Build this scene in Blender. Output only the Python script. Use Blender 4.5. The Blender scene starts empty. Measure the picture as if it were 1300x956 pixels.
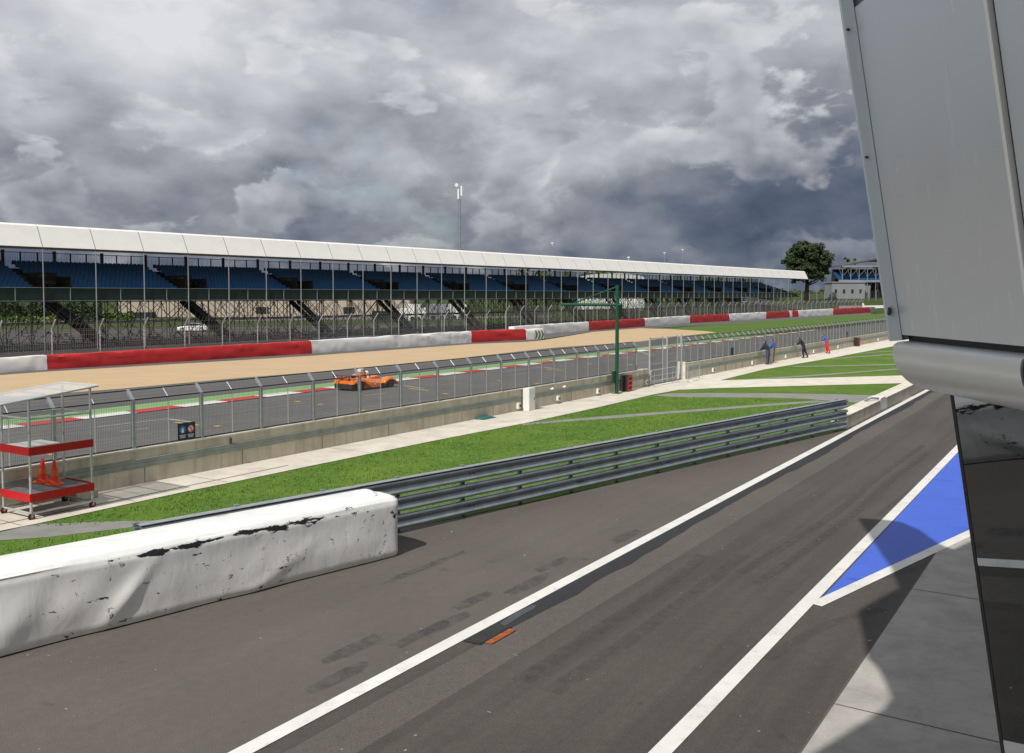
import bpy, bmesh, math, random
from mathutils import Vector, Matrix, noise
random.seed(7)
R = math.radians
scene = bpy.context.scene
COL = scene.collection
# ------------------------------------------------------------------ camera
F = 1170.0; H = 5.4; CX, CY = 650.0, 433.5; HZ = 375.0
PITCH = math.atan((CY - HZ) / F)
SP, CP = math.sin(PITCH), math.cos(PITCH)
cd = bpy.data.cameras.new('camera'); cam = bpy.data.objects.new('camera', cd); COL.objects.link(cam)
cam.location = (0, 0, H); cam.rotation_euler = (math.pi/2 - PITCH, 0, 0)
cd.sensor_width = 36; cd.lens = 36*F/1300; cd.shift_y = -(478-CY)/1300
cd.clip_start = 0.05; cd.clip_end = 9000
scene.camera = cam

def G(px, py, z=0.0):
    """survey: the ground (or level z) point that the photograph shows at a pixel"""
    dx = px-CX; u = CY-py
    d = Vector((dx, F*CP + u*SP, -F*SP + u*CP))
    t = (z-H)/d.z
    return Vector((d.x*t, d.y*t, z))
def D(px, py, Y):
    dx = px-CX; u = CY-py
    d = Vector((dx, F*CP + u*SP, -F*SP + u*CP))
    t = Y/d.y
    return Vector((d.x*t, Y, H+d.z*t))
def vpdir(vx):
    v = Vector((vx-CX, F/CP, 0)); return v.normalized()
def along(o, e, px, z=0.0):
    k = (px-CX)/F
    # (o.x+t e.x) = k*((o.y+t e.y)*CP + (H-z)*SP)
    return (k*(o.y*CP+(H-z)*SP) - o.x)/(e.x - k*e.y*CP)
E = vpdir(1405); NL = Vector((-E.y, E.x, 0))      # along the pit lane / towards the track
EW = vpdir(1419); NW = Vector((-EW.y, EW.x, 0)); W0 = G(73, 635)

# ------------------------------------------------------------------ object helpers
def tag(o, label=None, cat=None, group=None, kind=None):
    if label: o['label'] = label
    if cat: o['category'] = cat
    if group: o['group'] = group
    if kind: o['kind'] = kind
    return o
def empty(name, label, cat, loc=(0,0,0), rz=0, group=None):
    o = bpy.data.objects.new(name, None); COL.objects.link(o)
    o.location = loc; o.rotation_euler = (0,0,rz); o.empty_display_size = .3
    return tag(o, label, cat, group)
def frame_empty(name, label, cat, loc, e, group=None):
    return empty(name, label, cat, loc, math.atan2(e.y, e.x), group)
class MB:
    def __init__(s): s.v=[]; s.f=[]; s.mi=[]; s.m=0
    def add(s, vs, fs):
        b=len(s.v); s.v += [tuple(v) for v in vs]; s.f += [tuple(b+i for i in f) for f in fs]; s.mi += [s.m]*len(fs); return s
    def box(s, c, d, rot=None):
        hx,hy,hz = d[0]/2,d[1]/2,d[2]/2
        vs=[Vector((x,y,z)) for x in(-hx,hx) for y in(-hy,hy) for z in(-hz,hz)]
        if rot is not None: vs=[rot@v for v in vs]
        c=Vector(c); vs=[v+c for v in vs]
        return s.add(vs,[(0,1,3,2),(4,6,7,5),(0,4,5,1),(2,3,7,6),(0,2,6,4),(1,5,7,3)])
    def box2(s, a, b):
        a=Vector(a); b=Vector(b); return s.box((a+b)/2, (abs(b.x-a.x),abs(b.y-a.y),abs(b.z-a.z)))
    def bar(s, a, b, w, h=None, up=(0,0,1)):
        h = h or w; a=Vector(a); b=Vector(b); d=b-a; L=d.length
        if L<1e-6: return s
        d/=L; up=Vector(up)
        if abs(d.dot(up))>.98: up=Vector((1,0,0))
        x=d.cross(up).normalized(); z=x.cross(d)
        m=Matrix((x,d,z)).transposed()
        return s.box((a+b)/2,(w,L,h),m)
    def tube(s, pts, r, n=8, cap=True):
        pts=[Vector(p) for p in pts]; rr = r if isinstance(r,(list,tuple)) else [r]*len(pts)
        base=len(s.v); ref=None
        vs=[]
        for i,p in enumerate(pts):
            d=(pts[min(i+1,len(pts)-1)]-pts[max(i-1,0)]).normalized()
            if ref is None:
                ref = Vector((0,0,1)) if abs(d.z)<.9 else Vector((1,0,0))
            x=d.cross(ref).normalized(); y=x.cross(d).normalized(); ref=y
            if i==0: ref=y
            for k in range(n):
                a=2*math.pi*k/n; vs.append(p+x*math.cos(a)*rr[i]+y*math.sin(a)*rr[i])
        fs=[]
        for i in range(len(pts)-1):
            for k in range(n):
                fs.append((i*n+k,i*n+(k+1)%n,(i+1)*n+(k+1)%n,(i+1)*n+k))
        if cap: fs += [tuple(range(n-1,-1,-1)), tuple((len(pts)-1)*n+k for k in range(n))]
        return s.add(vs,fs)
    def cyl(s, c, r, h, n=20, axis='z', r2=None):
        c=Vector(c); ax={'x':Vector((1,0,0)),'y':Vector((0,1,0)),'z':Vector((0,0,1))}[axis]
        return s.tube([c-ax*h/2,c+ax*h/2],[r,r if r2 is None else r2],n)
    def prism(s, pts, z0, z1):
        n=len(pts); vs=[(p[0],p[1],z0) for p in pts]+[(p[0],p[1],z1) for p in pts]
        fs=[tuple(range(n-1,-1,-1)),tuple(range(n,2*n))]+[(i,(i+1)%n,n+(i+1)%n,n+i) for i in range(n)]
        return s.add(vs,fs)
    def extr(s, prof, x0, x1):        # profile (y,z) extruded along x
        n=len(prof); vs=[(x0,p[0],p[1]) for p in prof]+[(x1,p[0],p[1]) for p in prof]
        fs=[tuple(range(n)),tuple(range(2*n-1,n-1,-1))]+[(i,n+i,n+(i+1)%n,(i+1)%n) for i in range(n)]
        return s.add(vs,fs)
    def loft(s, rings, cap=True):
        n=len(rings[0]); vs=[p for r in rings for p in r]; fs=[]
        for i in range(len(rings)-1):
            for k in range(n): fs.append((i*n+k,i*n+(k+1)%n,(i+1)*n+(k+1)%n,(i+1)*n+k))
        if cap: fs += [tuple(range(n-1,-1,-1)), tuple((len(rings)-1)*n+k for k in range(n))]
        return s.add(vs,fs)
    def build(s, name, mat, parent=None, smooth=False, bevel=0, fixn=True, smooth_angle=None):
        me=bpy.data.meshes.new(name); me.from_pydata(s.v,[],s.f); me.update()
        mats = mat if isinstance(mat,(list,tuple)) else [mat]
        for m in mats: me.materials.append(m)
        if len(mats)>1:
            for p,i in zip(me.polygons,s.mi): p.material_index=i
        if fixn or bevel:
            bm=bmesh.new(); bm.from_mesh(me)
            if fixn: bmesh.ops.recalc_face_normals(bm,faces=bm.faces)
            if bevel: bmesh.ops.bevel(bm,geom=list(bm.edges),offset=bevel,segments=2,affect='EDGES',profile=.6)
            bm.to_mesh(me); bm.free()
        if smooth:
            for p in me.polygons: p.use_smooth=True
        o=bpy.data.objects.new(name,me); COL.objects.link(o)
        if parent is not None: o.parent=parent
        if smooth_angle:
            for p in me.polygons: p.use_smooth=True
            me.set_sharp_from_angle(angle=R(smooth_angle))
        return o
def child(src, parent, loc=None, rz=None):
    c=src.copy(); COL.objects.link(c); c.parent=parent
    if loc is not None: c.location=loc
    if rz is not None: c.rotation_euler=(0,0,rz)
    return c
def copy_tree(o, loc, rz=None, label=None):
    r=o.copy(); COL.objects.link(r); r.location=loc
    if rz is not None: r.rotation_euler=(0,0,rz)
    if label: r['label']=label
    def rec(a,b):
        for ch in list(a.children):
            if ch==b: continue
            c=ch.copy(); COL.objects.link(c); c.parent=b
            rec(ch,c)
    rec(o,r); return r

# ------------------------------------------------------------------ material helpers
def newmat(name):
    m=bpy.data.materials.new(name); m.use_nodes=True
    nt=m.node_tree; b=nt.nodes['Principled BSDF']; return m,nt,b
def N(nt,t,**kw):
    n=nt.nodes.new(t)
    for k,v in kw.items(): setattr(n,k,v)
    return n
def L(nt,a,b): nt.links.new(a,b)
def coords(nt, scale=(1,1,1), rot=0, kind='Object'):
    tc=N(nt,'ShaderNodeTexCoord'); mp=N(nt,'ShaderNodeMapping')
    mp.inputs['Scale'].default_value=scale; mp.inputs['Rotation'].default_value=(0,0,rot)
    L(nt,tc.outputs[kind],mp.inputs['Vector']); return mp.outputs[0]
def noi(nt,vec,scale,detail=4,rough=.55,dist=0):
    n=N(nt,'ShaderNodeTexNoise'); n.inputs['Scale'].default_value=scale; n.inputs['Detail'].default_value=detail
    n.inputs['Roughness'].default_value=rough; n.inputs['Distortion'].default_value=dist
    L(nt,vec,n.inputs['Vector']); return n.outputs['Fac']
def ramp(nt,fac,stops):
    r=N(nt,'ShaderNodeValToRGB'); el=r.color_ramp.elements
    while len(el)<len(stops): el.new(.5)
    for e,(p,c) in zip(el,stops):
        e.position=p; e.color=(c,c,c,1) if isinstance(c,(int,float)) else (*c,1)
    L(nt,fac,r.inputs[0]); return r.outputs[0]
def mix(nt,fac,a,b,mode='MIX'):
    m=N(nt,'ShaderNodeMix',data_type='RGBA',blend_type=mode)
    if isinstance(fac,(int,float)): m.inputs[0].default_value=fac
    else: L(nt,fac,m.inputs[0])
    for i,s in ((6,a),(7,b)):
        if isinstance(s,(tuple,list)): m.inputs[i].default_value=(*s[:3],1)
        else: L(nt,s,m.inputs[i])
    return m.outputs[2]
def math_(nt,op,a,b=None,c=None):
    m=N(nt,'ShaderNodeMath',operation=op)
    for i,s in enumerate((a,b,c)):
        if s is None: continue
        if isinstance(s,(int,float)): m.inputs[i].default_value=s
        else: L(nt,s,m.inputs[i])
    return m.outputs[0]
def bump(nt,b,h,strength=.3,dist=.02):
    n=N(nt,'ShaderNodeBump'); n.inputs['Strength'].default_value=strength; n.inputs['Distance'].default_value=dist
    L(nt,h,n.inputs['Height']); L(nt,n.outputs[0],b.inputs['Normal'])
def plain(name,c,rough=.6,metal=0,var=.12,scale=3,bmp=0,coat=0,kind='Object',spec=None):
    m,nt,b=newmat(name); v=coords(nt,kind=kind)
    n=noi(nt,v,scale,5,.6)
    d=tuple(max(0,x*(1-var)) for x in c); l=tuple(min(1,x*(1+var)) for x in c)
    L(nt,mix(nt,ramp(nt,n,[(.3,0.),(.7,1.)]),d,l),b.inputs['Base Color'])
    b.inputs['Roughness'].default_value=rough; b.inputs['Metallic'].default_value=metal
    if coat: b.inputs['Coat Weight'].default_value=coat
    if spec is not None: b.inputs['Specular IOR Level'].default_value=spec
    if bmp: bump(nt,b,noi(nt,v,scale*8,3),bmp,.01)
    return m
# ------------------------------------------------------------------ materials
ANG = math.atan2(E.y, E.x)
def asphalt(name, base, spots=True, tyre=0.0, warm=(1.07,.94,.81), big=.18):
    m,nt,b=newmat(name); v=coords(nt)
    fine=noi(nt,v,60,3,.7); mid=noi(nt,v,6,6,.65); lg=noi(nt,v,.22,5,.6,.6)
    c=tuple(base*w for w in warm)
    col=mix(nt,ramp(nt,fine,[(.25,0.),(.75,1.)]),tuple(x*.5 for x in c),tuple(x*1.6 for x in c))
    col=mix(nt,ramp(nt,mid,[(.3,0.),(.7,1.)]),col,mix(nt,1.0,col,(.84,.84,.86),'MULTIPLY'))
    col=mix(nt,ramp(nt,lg,[(.35,0.),(.68,1.)]),col,mix(nt,1.0,col,(1+big,1+big,1+big),'MULTIPLY'))
    # long streaks along the driving direction
    mp=N(nt,'ShaderNodeMapping'); mp.vector_type='POINT'
    tc=N(nt,'ShaderNodeTexCoord'); L(nt,tc.outputs['Object'],mp.inputs['Vector'])
    mp.inputs['Rotation'].default_value=(0,0,-ANG)
    mp2=N(nt,'ShaderNodeMapping'); mp2.inputs['Scale'].default_value=(.05,1.6,1); L(nt,mp.outputs[0],mp2.inputs['Vector'])
    st=noi(nt,mp2.outputs[0],1.1,5,.6,.25)
    k=1-tyre
    col=mix(nt,ramp(nt,st,[(.42,0.),(.62,1.)]),col,mix(nt,1.0,col,(k,k,k*1.03),'MULTIPLY'))
    if spots:
        sp=noi(nt,v,9,2,.5); s2=noi(nt,v,.9,2,.5)
        msk=math_(nt,'MULTIPLY',ramp(nt,sp,[(.735,0.),(.75,1.)]),ramp(nt,s2,[(.45,0.),(.6,1.)]))
        col=mix(nt,msk,col,(.42,.4,.37))
        ds=noi(nt,v,1.7,3,.6)
        col=mix(nt,ramp(nt,ds,[(.66,0.),(.72,.55)]),col,mix(nt,1.0,col,(.62,.62,.66),'MULTIPLY'))
    L(nt,col,b.inputs['Base Color']); b.inputs['Roughness'].default_value=.82
    b.inputs['Specular IOR Level'].default_value=.35
    bump(nt,b,fine,.35,.004); return m
M={}
M['pit_asphalt']=asphalt('pit_asphalt',.074,tyre=.2)
M['pit_asphalt_left']=asphalt('pit_asphalt_left',.103,tyre=.07)
M['track_asphalt']=asphalt('track_asphalt',.125,spots=False,tyre=.16,warm=(1,.96,.9))
M['runoff_asphalt']=asphalt('runoff_asphalt',.105,spots=False,tyre=.1,warm=(1,.96,.92))
M['new_tarmac']=asphalt('new_tarmac',.032,spots=False,tyre=.1,warm=(.95,.98,1.05))
M['wet_tarmac']=plain('wet_tarmac',(.035,.037,.042),.25,0,.3,8)
M['tarmac_patch']=None
def skid():
    m,nt,b=newmat('skid_mark'); v=coords(nt)
    n=noi(nt,v,5,5,.7)
    b.inputs['Base Color'].default_value=(.03,.03,.032,1); b.inputs['Roughness'].default_value=.8
    L(nt,ramp(nt,n,[(.35,.0),(.75,.28)]),b.inputs['Alpha']); return m
M['skid']=skid()
def patchm():
    m,nt,b=newmat('tarmac_patch'); v=coords(nt)
    b.inputs['Base Color'].default_value=(.062,.063,.068,1); b.inputs['Roughness'].default_value=.7
    L(nt,math_(nt,'MULTIPLY',ramp(nt,noi(nt,v,3.5,6,.7),[(.38,.05),(.62,.5)]),ramp(nt,noi(nt,v,60,3,.7),[(.3,.6),(.6,1.)])),b.inputs['Alpha']); return m
M['tarmac_patch']=patchm()
def concrete(name,c,joint=0.0,stain=.3,rough=.85):
    m,nt,b=newmat(name); v=coords(nt)
    n=noi(nt,v,1.1,8,.62); n2=noi(nt,v,14,4,.6); vs=coords(nt,(1.6,1.6,.18)); st=noi(nt,vs,1.6,6,.65,.4)
    col=mix(nt,ramp(nt,n,[(.3,0.),(.7,1.)]),tuple(x*.8 for x in c),tuple(min(1,x*1.12) for x in c))
    col=mix(nt,ramp(nt,n2,[(.3,0.),(.7,1.)]),mix(nt,1.0,col,(.9,.9,.9),'MULTIPLY'),col)
    col=mix(nt,ramp(nt,st,[(.48,0.),(.68,stain)]),col,(c[0]*.42,c[1]*.4,c[2]*.38))
    L(nt,col,b.inputs['Base Color']); b.inputs['Roughness'].default_value=rough
    bump(nt,b,n2,.25,.006); return m
M['walk']=concrete('walkway_concrete',(.66,.61,.52),stain=.12)
M['cream']=concrete('cream_concrete',(.70,.65,.55),stain=.1)
M['wall_conc']=concrete('wall_concrete',(.62,.565,.45),stain=.5)
M['wall_top']=concrete('wall_top_concrete',(.72,.68,.58),stain=.3)
M['apron']=concrete('apron_concrete',(.42,.40,.37),stain=.25)
M['path']=concrete('path_grit',(.25,.245,.23),stain=.15)
M['joint']=plain('joint_dark',(.09,.085,.075),.9)
def grass(name,dark,lite,yel=.25,scale=1.0):
    m,nt,b=newmat(name); v=coords(nt)
    n1=noi(nt,v,.35*scale,6,.6,.5); n2=noi(nt,v,4.0*scale,6,.7); n3=noi(nt,v,38*scale,3,.7)
    col=mix(nt,ramp(nt,n2,[(.28,0.),(.72,1.)]),dark,lite)
    col=mix(nt,ramp(nt,n1,[(.4,0.),(.7,yel)]),col,(lite[0]*2.1,lite[1]*1.35,lite[2]*1.2))
    col=mix(nt,ramp(nt,n3,[(.2,0.),(.6,1.)]),mix(nt,1.0,col,(.45,.5,.4),'MULTIPLY'),col)
    wn=noi(nt,v,1.3*scale,7,.7,.4); col=mix(nt,ramp(nt,wn,[(.60,0.),(.70,.45)]),col,(.20,.19,.07))
    L(nt,col,b.inputs['Base Color']); b.inputs['Roughness'].default_value=.9; b.inputs['Specular IOR Level'].default_value=.15
    h=mix(nt,.5,n2,n3); bump(nt,b,h,.7,.05); return m
M['verge']=grass('verge_grass',(.052,.118,.016),(.13,.238,.038),.35)
M['verge_blade']=plain('grass_blade',(.135,.245,.040),.85,0,.35,.6,0,0,'Object',.2)
M['field']=grass('field_grass',(.026,.05,.012),(.055,.088,.022),.35,.3)
def stripes():
    m,nt,b=newmat('mown_grass'); v=coords(nt)
    n1=noi(nt,v,.12,4); n2=noi(nt,v,3,5,.7)
    col=mix(nt,ramp(nt,n2,[(.3,0.),(.7,1.)]),(.065,.12,.02),(.11,.18,.035))
    col=mix(nt,ramp(nt,n1,[(.4,0.),(.6,.45)]),col,(.06,.12,.018))
    L(nt,col,b.inputs['Base Color']); b.inputs['Roughness'].default_value=.9; b.inputs['Specular IOR Level'].default_value=.15
    return m
M['mown']=stripes()
def gravel():
    m,nt,b=newmat('gravel_trap'); v=coords(nt)
    f=noi(nt,v,16,4,.75); g=noi(nt,v,.25,5,.6); w=coords(nt,(.25,2.2,1),-ANG); r=noi(nt,w,1.2,3,.5,.3)
    col=mix(nt,ramp(nt,f,[(.28,0.),(.72,1.)]),(.37,.26,.14),(.62,.46,.28))
    col=mix(nt,ramp(nt,g,[(.4,0.),(.7,.35)]),col,(.56,.42,.25))
    col=mix(nt,ramp(nt,r,[(.45,0.),(.6,.3)]),col,(.34,.23,.12))
    L(nt,col,b.inputs['Base Color']); b.inputs['Roughness'].default_value=.95
    bump(nt,b,mix(nt,.5,f,r),.6,.05); return m
M['gravel']=gravel()
def paint(name,c,wear=.25,under=(.1,.1,.1),rough=.6):
    m,nt,b=newmat(name); v=coords(nt)
    n=noi(nt,v,3.0,8,.7); f=noi(nt,v,45,3,.7); g=noi(nt,v,.8,4,.6)
    col=mix(nt,ramp(nt,g,[(.3,0.),(.7,1.)]),tuple(x*.86 for x in c),c)
    msk=math_(nt,'MULTIPLY',ramp(nt,n,[(.5,0.),(.75,1.)]),ramp(nt,f,[(.4,0.),(.65,wear)]))
    col=mix(nt,msk,col,under)
    L(nt,col,b.inputs['Base Color']); b.inputs['Roughness'].default_value=rough
    bump(nt,b,f,.15,.003); return m
M['line_white']=paint('line_white',(.78,.77,.73),.7)
M['line_blue']=paint('line_blue',(.055,.135,.64),.45,(.03,.05,.2))
M['line_green']=paint('line_green',(.21,.40,.14),.5,(.12,.2,.08))
M['kerb_red']=paint('kerb_red',(.55,.02,.025),.5)
M['kerb_white']=paint('kerb_white',(.75,.74,.70),.5)
M['line_yellow']=paint('line_yellow',(.62,.38,.02),.4)
M['line_faint']=paint('line_faint',(.48,.46,.42),.7)
M['galv']=plain('galvanised_steel',(.40,.43,.45),.42,.55,.16,5,.1)
M['galv_pale']=plain('galvanised_tube',(.50,.52,.53),.45,.4,.12,8)  # paler galvanised grey for tubes, thin posts and rails
M['wire']=plain('fence_wire',(.16,.165,.16),.6,.3)
M['armco']=plain('armco_steel',(.27,.31,.33),.30,.5,.22,2.2,.08)
M['beam']=plain('wall_rail_steel',(.27,.30,.27),.55,.35,.2,2,.08)
M['dark_metal']=plain('dark_metal',(.05,.05,.05),.6,.3)
M['scaffold']=plain('scaffold_steel',(.085,.085,.08),.6,.2,.25)
M['column']=plain('column_grey',(.33,.34,.34),.5,.2)
M['rear_steel']=plain('rear_steel',(.06,.04,.035),.6,.1)
M['red_sheet']=plain('red_sheet',(.50,.010,.014),.45,0,.12,4,.05)
M['cone']=plain('cone_plastic',(.95,.06,.02),.45,0,.12,6)
M['cone_band']=plain('cone_band',(.85,.16,.03),.4)
M['black']=plain('black_rubber',(.018,.018,.018),.75)
M['ply']=plain('ply_floor',(.11,.115,.12),.7,0,.3,5)
M['white_box']=plain('white_box',(.74,.74,.71),.5,0,.06,2)
M['green_paint']=plain('green_paint',(.008,.075,.035),.4,0,.15,3,.03)
M['green_panel']=plain('green_panel',(.012,.035,.022),.7,0,.3,.8)
M['roof_white']=plain('roof_fabric',(.86,.84,.80),.6,0,.05,.5)
M['roof_under']=plain('roof_underside',(.10,.075,.05),.8)
def seatblue():
    m,nt,b=newmat('seat_blue'); v=coords(nt); n=noi(nt,v,.9,3)
    L(nt,mix(nt,n,(.004,.07,.20),(.008,.14,.34)),b.inputs['Base Color']); b.inputs['Roughness'].default_value=.45; return m
M['seat']=seatblue()
M['terrace']=plain('terrace_concrete',(.10,.09,.075),.9)
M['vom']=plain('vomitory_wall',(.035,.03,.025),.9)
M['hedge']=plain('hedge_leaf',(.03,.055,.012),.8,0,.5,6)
M['hedge_bright']=plain('hedge_leaf_bright',(.09,.16,.018),.8,0,.4,6)  # brighter leaf green of the low clipped hedges
M['leaf']=plain('oak_leaf',(.030,.055,.012),.75,0,.5,1.2)
M['leaf_far']=plain('far_leaf',(.06,.085,.025),.85,0,.4,.8)
M['bark']=plain('bark',(.06,.045,.03),.9,0,.3,4)
M['beige_wall']=plain('beige_cladding',(.42,.36,.29),.8,0,.08,.3)
M['grey_wall']=plain('grey_cladding',(.24,.255,.27),.7,0,.08,.3)
M['car_white']=plain('car_white',(.75,.75,.75),.25,0,.03,1,0,.5)
M['glass_dark']=plain('car_glass',(.015,.018,.02),.08,0,.1)
M['orange']=plain('car_orange',(.95,.21,.012),.25,0,.06,2,0,.6)
M['tarp_red']=plain('tarp_red',(.52,.02,.022),.5,0,.15,.7,.05)
M['tarp_white']=plain('tarp_white',(.82,.82,.81),.55,0,.08,.7,.05)
M['tarp_far_white']=plain('tarp_far_white',(.86,.85,.83),.6,0,.08,.5)
M['navy']=plain('navy_cloth',(.018,.022,.05),.85,0,.2,8)
M['denim']=plain('denim_cloth',(.04,.065,.15),.85,0,.2,8)
M['blue_cloth']=plain('blue_cloth',(.05,.12,.36),.8,0,.2,8)
M['black_cloth']=plain('black_cloth',(.018,.018,.022),.85,0,.2,8)
M['red_cloth']=plain('red_cloth',(.62,.02,.03),.8,0,.15,8)
M['tan_cloth']=plain('tan_cloth',(.22,.17,.11),.85,0,.15,8)
M['orange_cloth']=plain('orange_cloth',(.8,.22,.03),.8,0,.1,8)
M['white_cloth']=plain('white_cloth',(.75,.75,.74),.8,0,.05,8)
M['skin']=plain('skin',(.50,.28,.19),.6,0,.08,10)
M['hair']=plain('hair',(.05,.032,.02),.8)
M['shoe']=plain('shoe',(.02,.018,.016),.6)
M['rust']=plain('rusty_iron',(.30,.075,.02),.85,0,.4,8,.2)
M['iron']=plain('cast_iron',(.05,.05,.052),.6,.3,.25,8,.2)
M['teal']=plain('teal_cloth',(.02,.13,.12),.8)
M['sign_navy']=plain('sign_navy',(.012,.025,.05),.5)
M['sign_blue']=plain('sign_blue',(.03,.16,.42),.5)
M['sign_red']=plain('sign_red',(.62,.03,.03),.5)
def polysheet():
    m,nt,b=newmat('polycarbonate_sheet'); v=coords(nt)
    L(nt,mix(nt,noi(nt,v,3,4),(.62,.64,.64),(.78,.79,.78)),b.inputs['Base Color']); b.inputs['Roughness'].default_value=.35
    b.inputs['Alpha'].default_value=.38; return m
M['poly']=polysheet()
def clearpoly():
    m,nt,b=newmat('clear_screen'); b.inputs['Base Color'].default_value=(.6,.62,.62,1); b.inputs['Roughness'].default_value=.15; b.inputs['Alpha'].default_value=.16; return m
M['screen']=clearpoly()
def alupanel(name,c,rough,metal=.65):
    m,nt,b=newmat(name); v=coords(nt,(1,1,1)); st=coords(nt,(9,9,.16)); g=noi(nt,st,2.2,5,.6,.3)
    sc=noi(nt,coords(nt,(2.2,2.2,1.2)),1.3,4,.55,.8)
    streak=ramp(nt,g,[(.63,0.),(.67,.32),(.71,0.)])
    col=mix(nt,streak,c,tuple(min(1,x*1.35) for x in c))
    L(nt,col,b.inputs['Base Color']); b.inputs['Metallic'].default_value=metal
    L(nt,ramp(nt,sc,[(.3,rough*.85),(.7,rough*1.15)]),b.inputs['Roughness'])
    bump(nt,b,sc,.12,.02); return m
M['panel']=alupanel('facade_panel_aluminium',(.70,.745,.80),.36,.45)
M['flange']=alupanel('facade_flange',(.62,.68,.73),.45,.2)
M['nose']=plain('bullnose_aluminium',(.84,.86,.88),.36,.55,.03,3)
M['trim_light']=plain('trim_light',(.95,.95,.92),.5,0,.05)
M['seal']=plain('black_seal',(.015,.015,.015),.6)
def bglass():
    m,nt,b=newmat('tinted_glazing'); b.inputs['Base Color'].default_value=(.008,.009,.009,1)
    b.inputs['Roughness'].default_value=.015; b.inputs['IOR'].default_value=2.3; b.inputs['Specular Tint'].default_value=(.78,.9,1,1)
    return m
M['glazing']=bglass()
M['seam_brown']=plain('seam_brown',(.16,.11,.06),.7)
M['dark_red']=plain('dark_red',(.12,.015,.01),.5)
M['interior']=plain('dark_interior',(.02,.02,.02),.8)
M['bldg']=plain('building_cladding',(.36,.37,.38),.5,.2,.06,.5)
M['deck']=plain('deck_grey',(.22,.22,.22),.8)
# torn, painted tyre-wall cover: x along the block, z up, black rubber showing where the skin has ripped
_A,_B=G(0,836),G(503.5,706.5); _e=(_B-_A).normalized(); XT0=along(_A,_e,95,1.1); XT1=along(_A,_e,452,1.1); print('XT',XT0,XT1)
def tornwhite():
    m,nt,b=newmat('torn_white_cover'); tc=N(nt,'ShaderNodeTexCoord'); sep=N(nt,'ShaderNodeSeparateXYZ'); L(nt,tc.outputs['Object'],sep.inputs[0])
    x,y,z=sep.outputs
    v=coords(nt,(.55,1,1.6)); n=noi(nt,v,3.2,9,.72,.3); big=noi(nt,coords(nt,(.45,.3,.3)),1.3,2,.5)
    wav=math_(nt,'MULTIPLY',math_(nt,'SUBTRACT',noi(nt,coords(nt,(1,0,0)),.6,2),.5),.16)
    dz=math_(nt,'ABSOLUTE',math_(nt,'SUBTRACT',math_(nt,'ADD',z,wav),1.13))
    near=ramp(nt,dz,[(0.0,1.),(.075,0.)])
    seg=ramp(nt,x,[(0.0,0.),(1.0,1.)])
    xs=N(nt,'ShaderNodeMapRange'); xs.inputs[1].default_value=XT0; xs.inputs[2].default_value=XT0+.9; L(nt,x,xs.inputs[0])
    xe=N(nt,'ShaderNodeMapRange'); xe.inputs[1].default_value=XT1; xe.inputs[2].default_value=XT1-.8; L(nt,x,xe.inputs[0])
    env=math_(nt,'MULTIPLY',xs.outputs[0],xe.outputs[0])
    thr=math_(nt,'MULTIPLY',math_(nt,'MULTIPLY',near,env),.185)
    edge=ramp(nt,math_(nt,'ADD',n,thr),[(.628,0.),(.634,1.)])
    # scattered nicks on the face
    n2=noi(nt,coords(nt,(1.0,1,1.0),kind='Object'),5.2,7,.72,.5); s2=noi(nt,v,.85,2,.5)
    xg=N(nt,'ShaderNodeMapRange'); xg.inputs[1].default_value=-1.0; xg.inputs[2].default_value=6; xg.inputs[3].default_value=-.012; xg.inputs[4].default_value=.022; L(nt,x,xg.inputs[0])
    nicks=math_(nt,'MULTIPLY',ramp(nt,math_(nt,'ADD',n2,xg.outputs[0]),[(.632,0.),(.638,1.)]),ramp(nt,s2,[(.42,0.),(.5,1.)]))
    zm=N(nt,'ShaderNodeMapRange'); zm.inputs[1].default_value=1.22; zm.inputs[2].default_value=1.20; L(nt,z,zm.inputs[0]); zt=zm.outputs[0]
    msk=math_(nt,'MULTIPLY',math_(nt,'MAXIMUM',edge,nicks),zt)
    dirt=noi(nt,coords(nt,(1.2,1,.25)),2.5,7,.7,.5)
    col=mix(nt,ramp(nt,dirt,[(.5,0.),(.8,.35)]),(.82,.82,.80),(.5,.49,.47))
    col=mix(nt,msk,col,(.02,.02,.022))
    L(nt,col,b.inputs['Base Color']); b.inputs['Roughness'].default_value=.42
    h=math_(nt,'SUBTRACT',noi(nt,coords(nt,(1.4,1,.7)),2.2,5,.55,.6),math_(nt,'MULTIPLY',msk,.5))
    bump(nt,b,h,.22,.05); return m
M['torn']=tornwhite()
# ------------------------------------------------------------------ the ground and its sheets
def struct(o): o['kind']='structure'; return o
def sheet(name, pts, z, mat):
    """pts: list of world xy or survey pixels ('p',x,y)"""
    vs=[]
    for p in pts:
        q = G(p[1],p[2]) if p[0]=='p' else Vector(p)
        vs.append((q.x,q.y,z))
    mb=MB(); mb.add(vs,[tuple(range(len(vs)))]); o=mb.build(name,mat,fixn=False)
    n=o.data.polygons[0].normal
    if n.z<0: o.data.flip_normals()
    return struct(o)
def px(*a): return [('p',a[i],a[i+1]) for i in range(0,len(a),2)]
def vpline(x,y,vx,x2):      # survey point further along a straight line that vanishes at vx on the horizon
    return y+(HZ-y)*(x2-x)/(vx-x)
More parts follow.
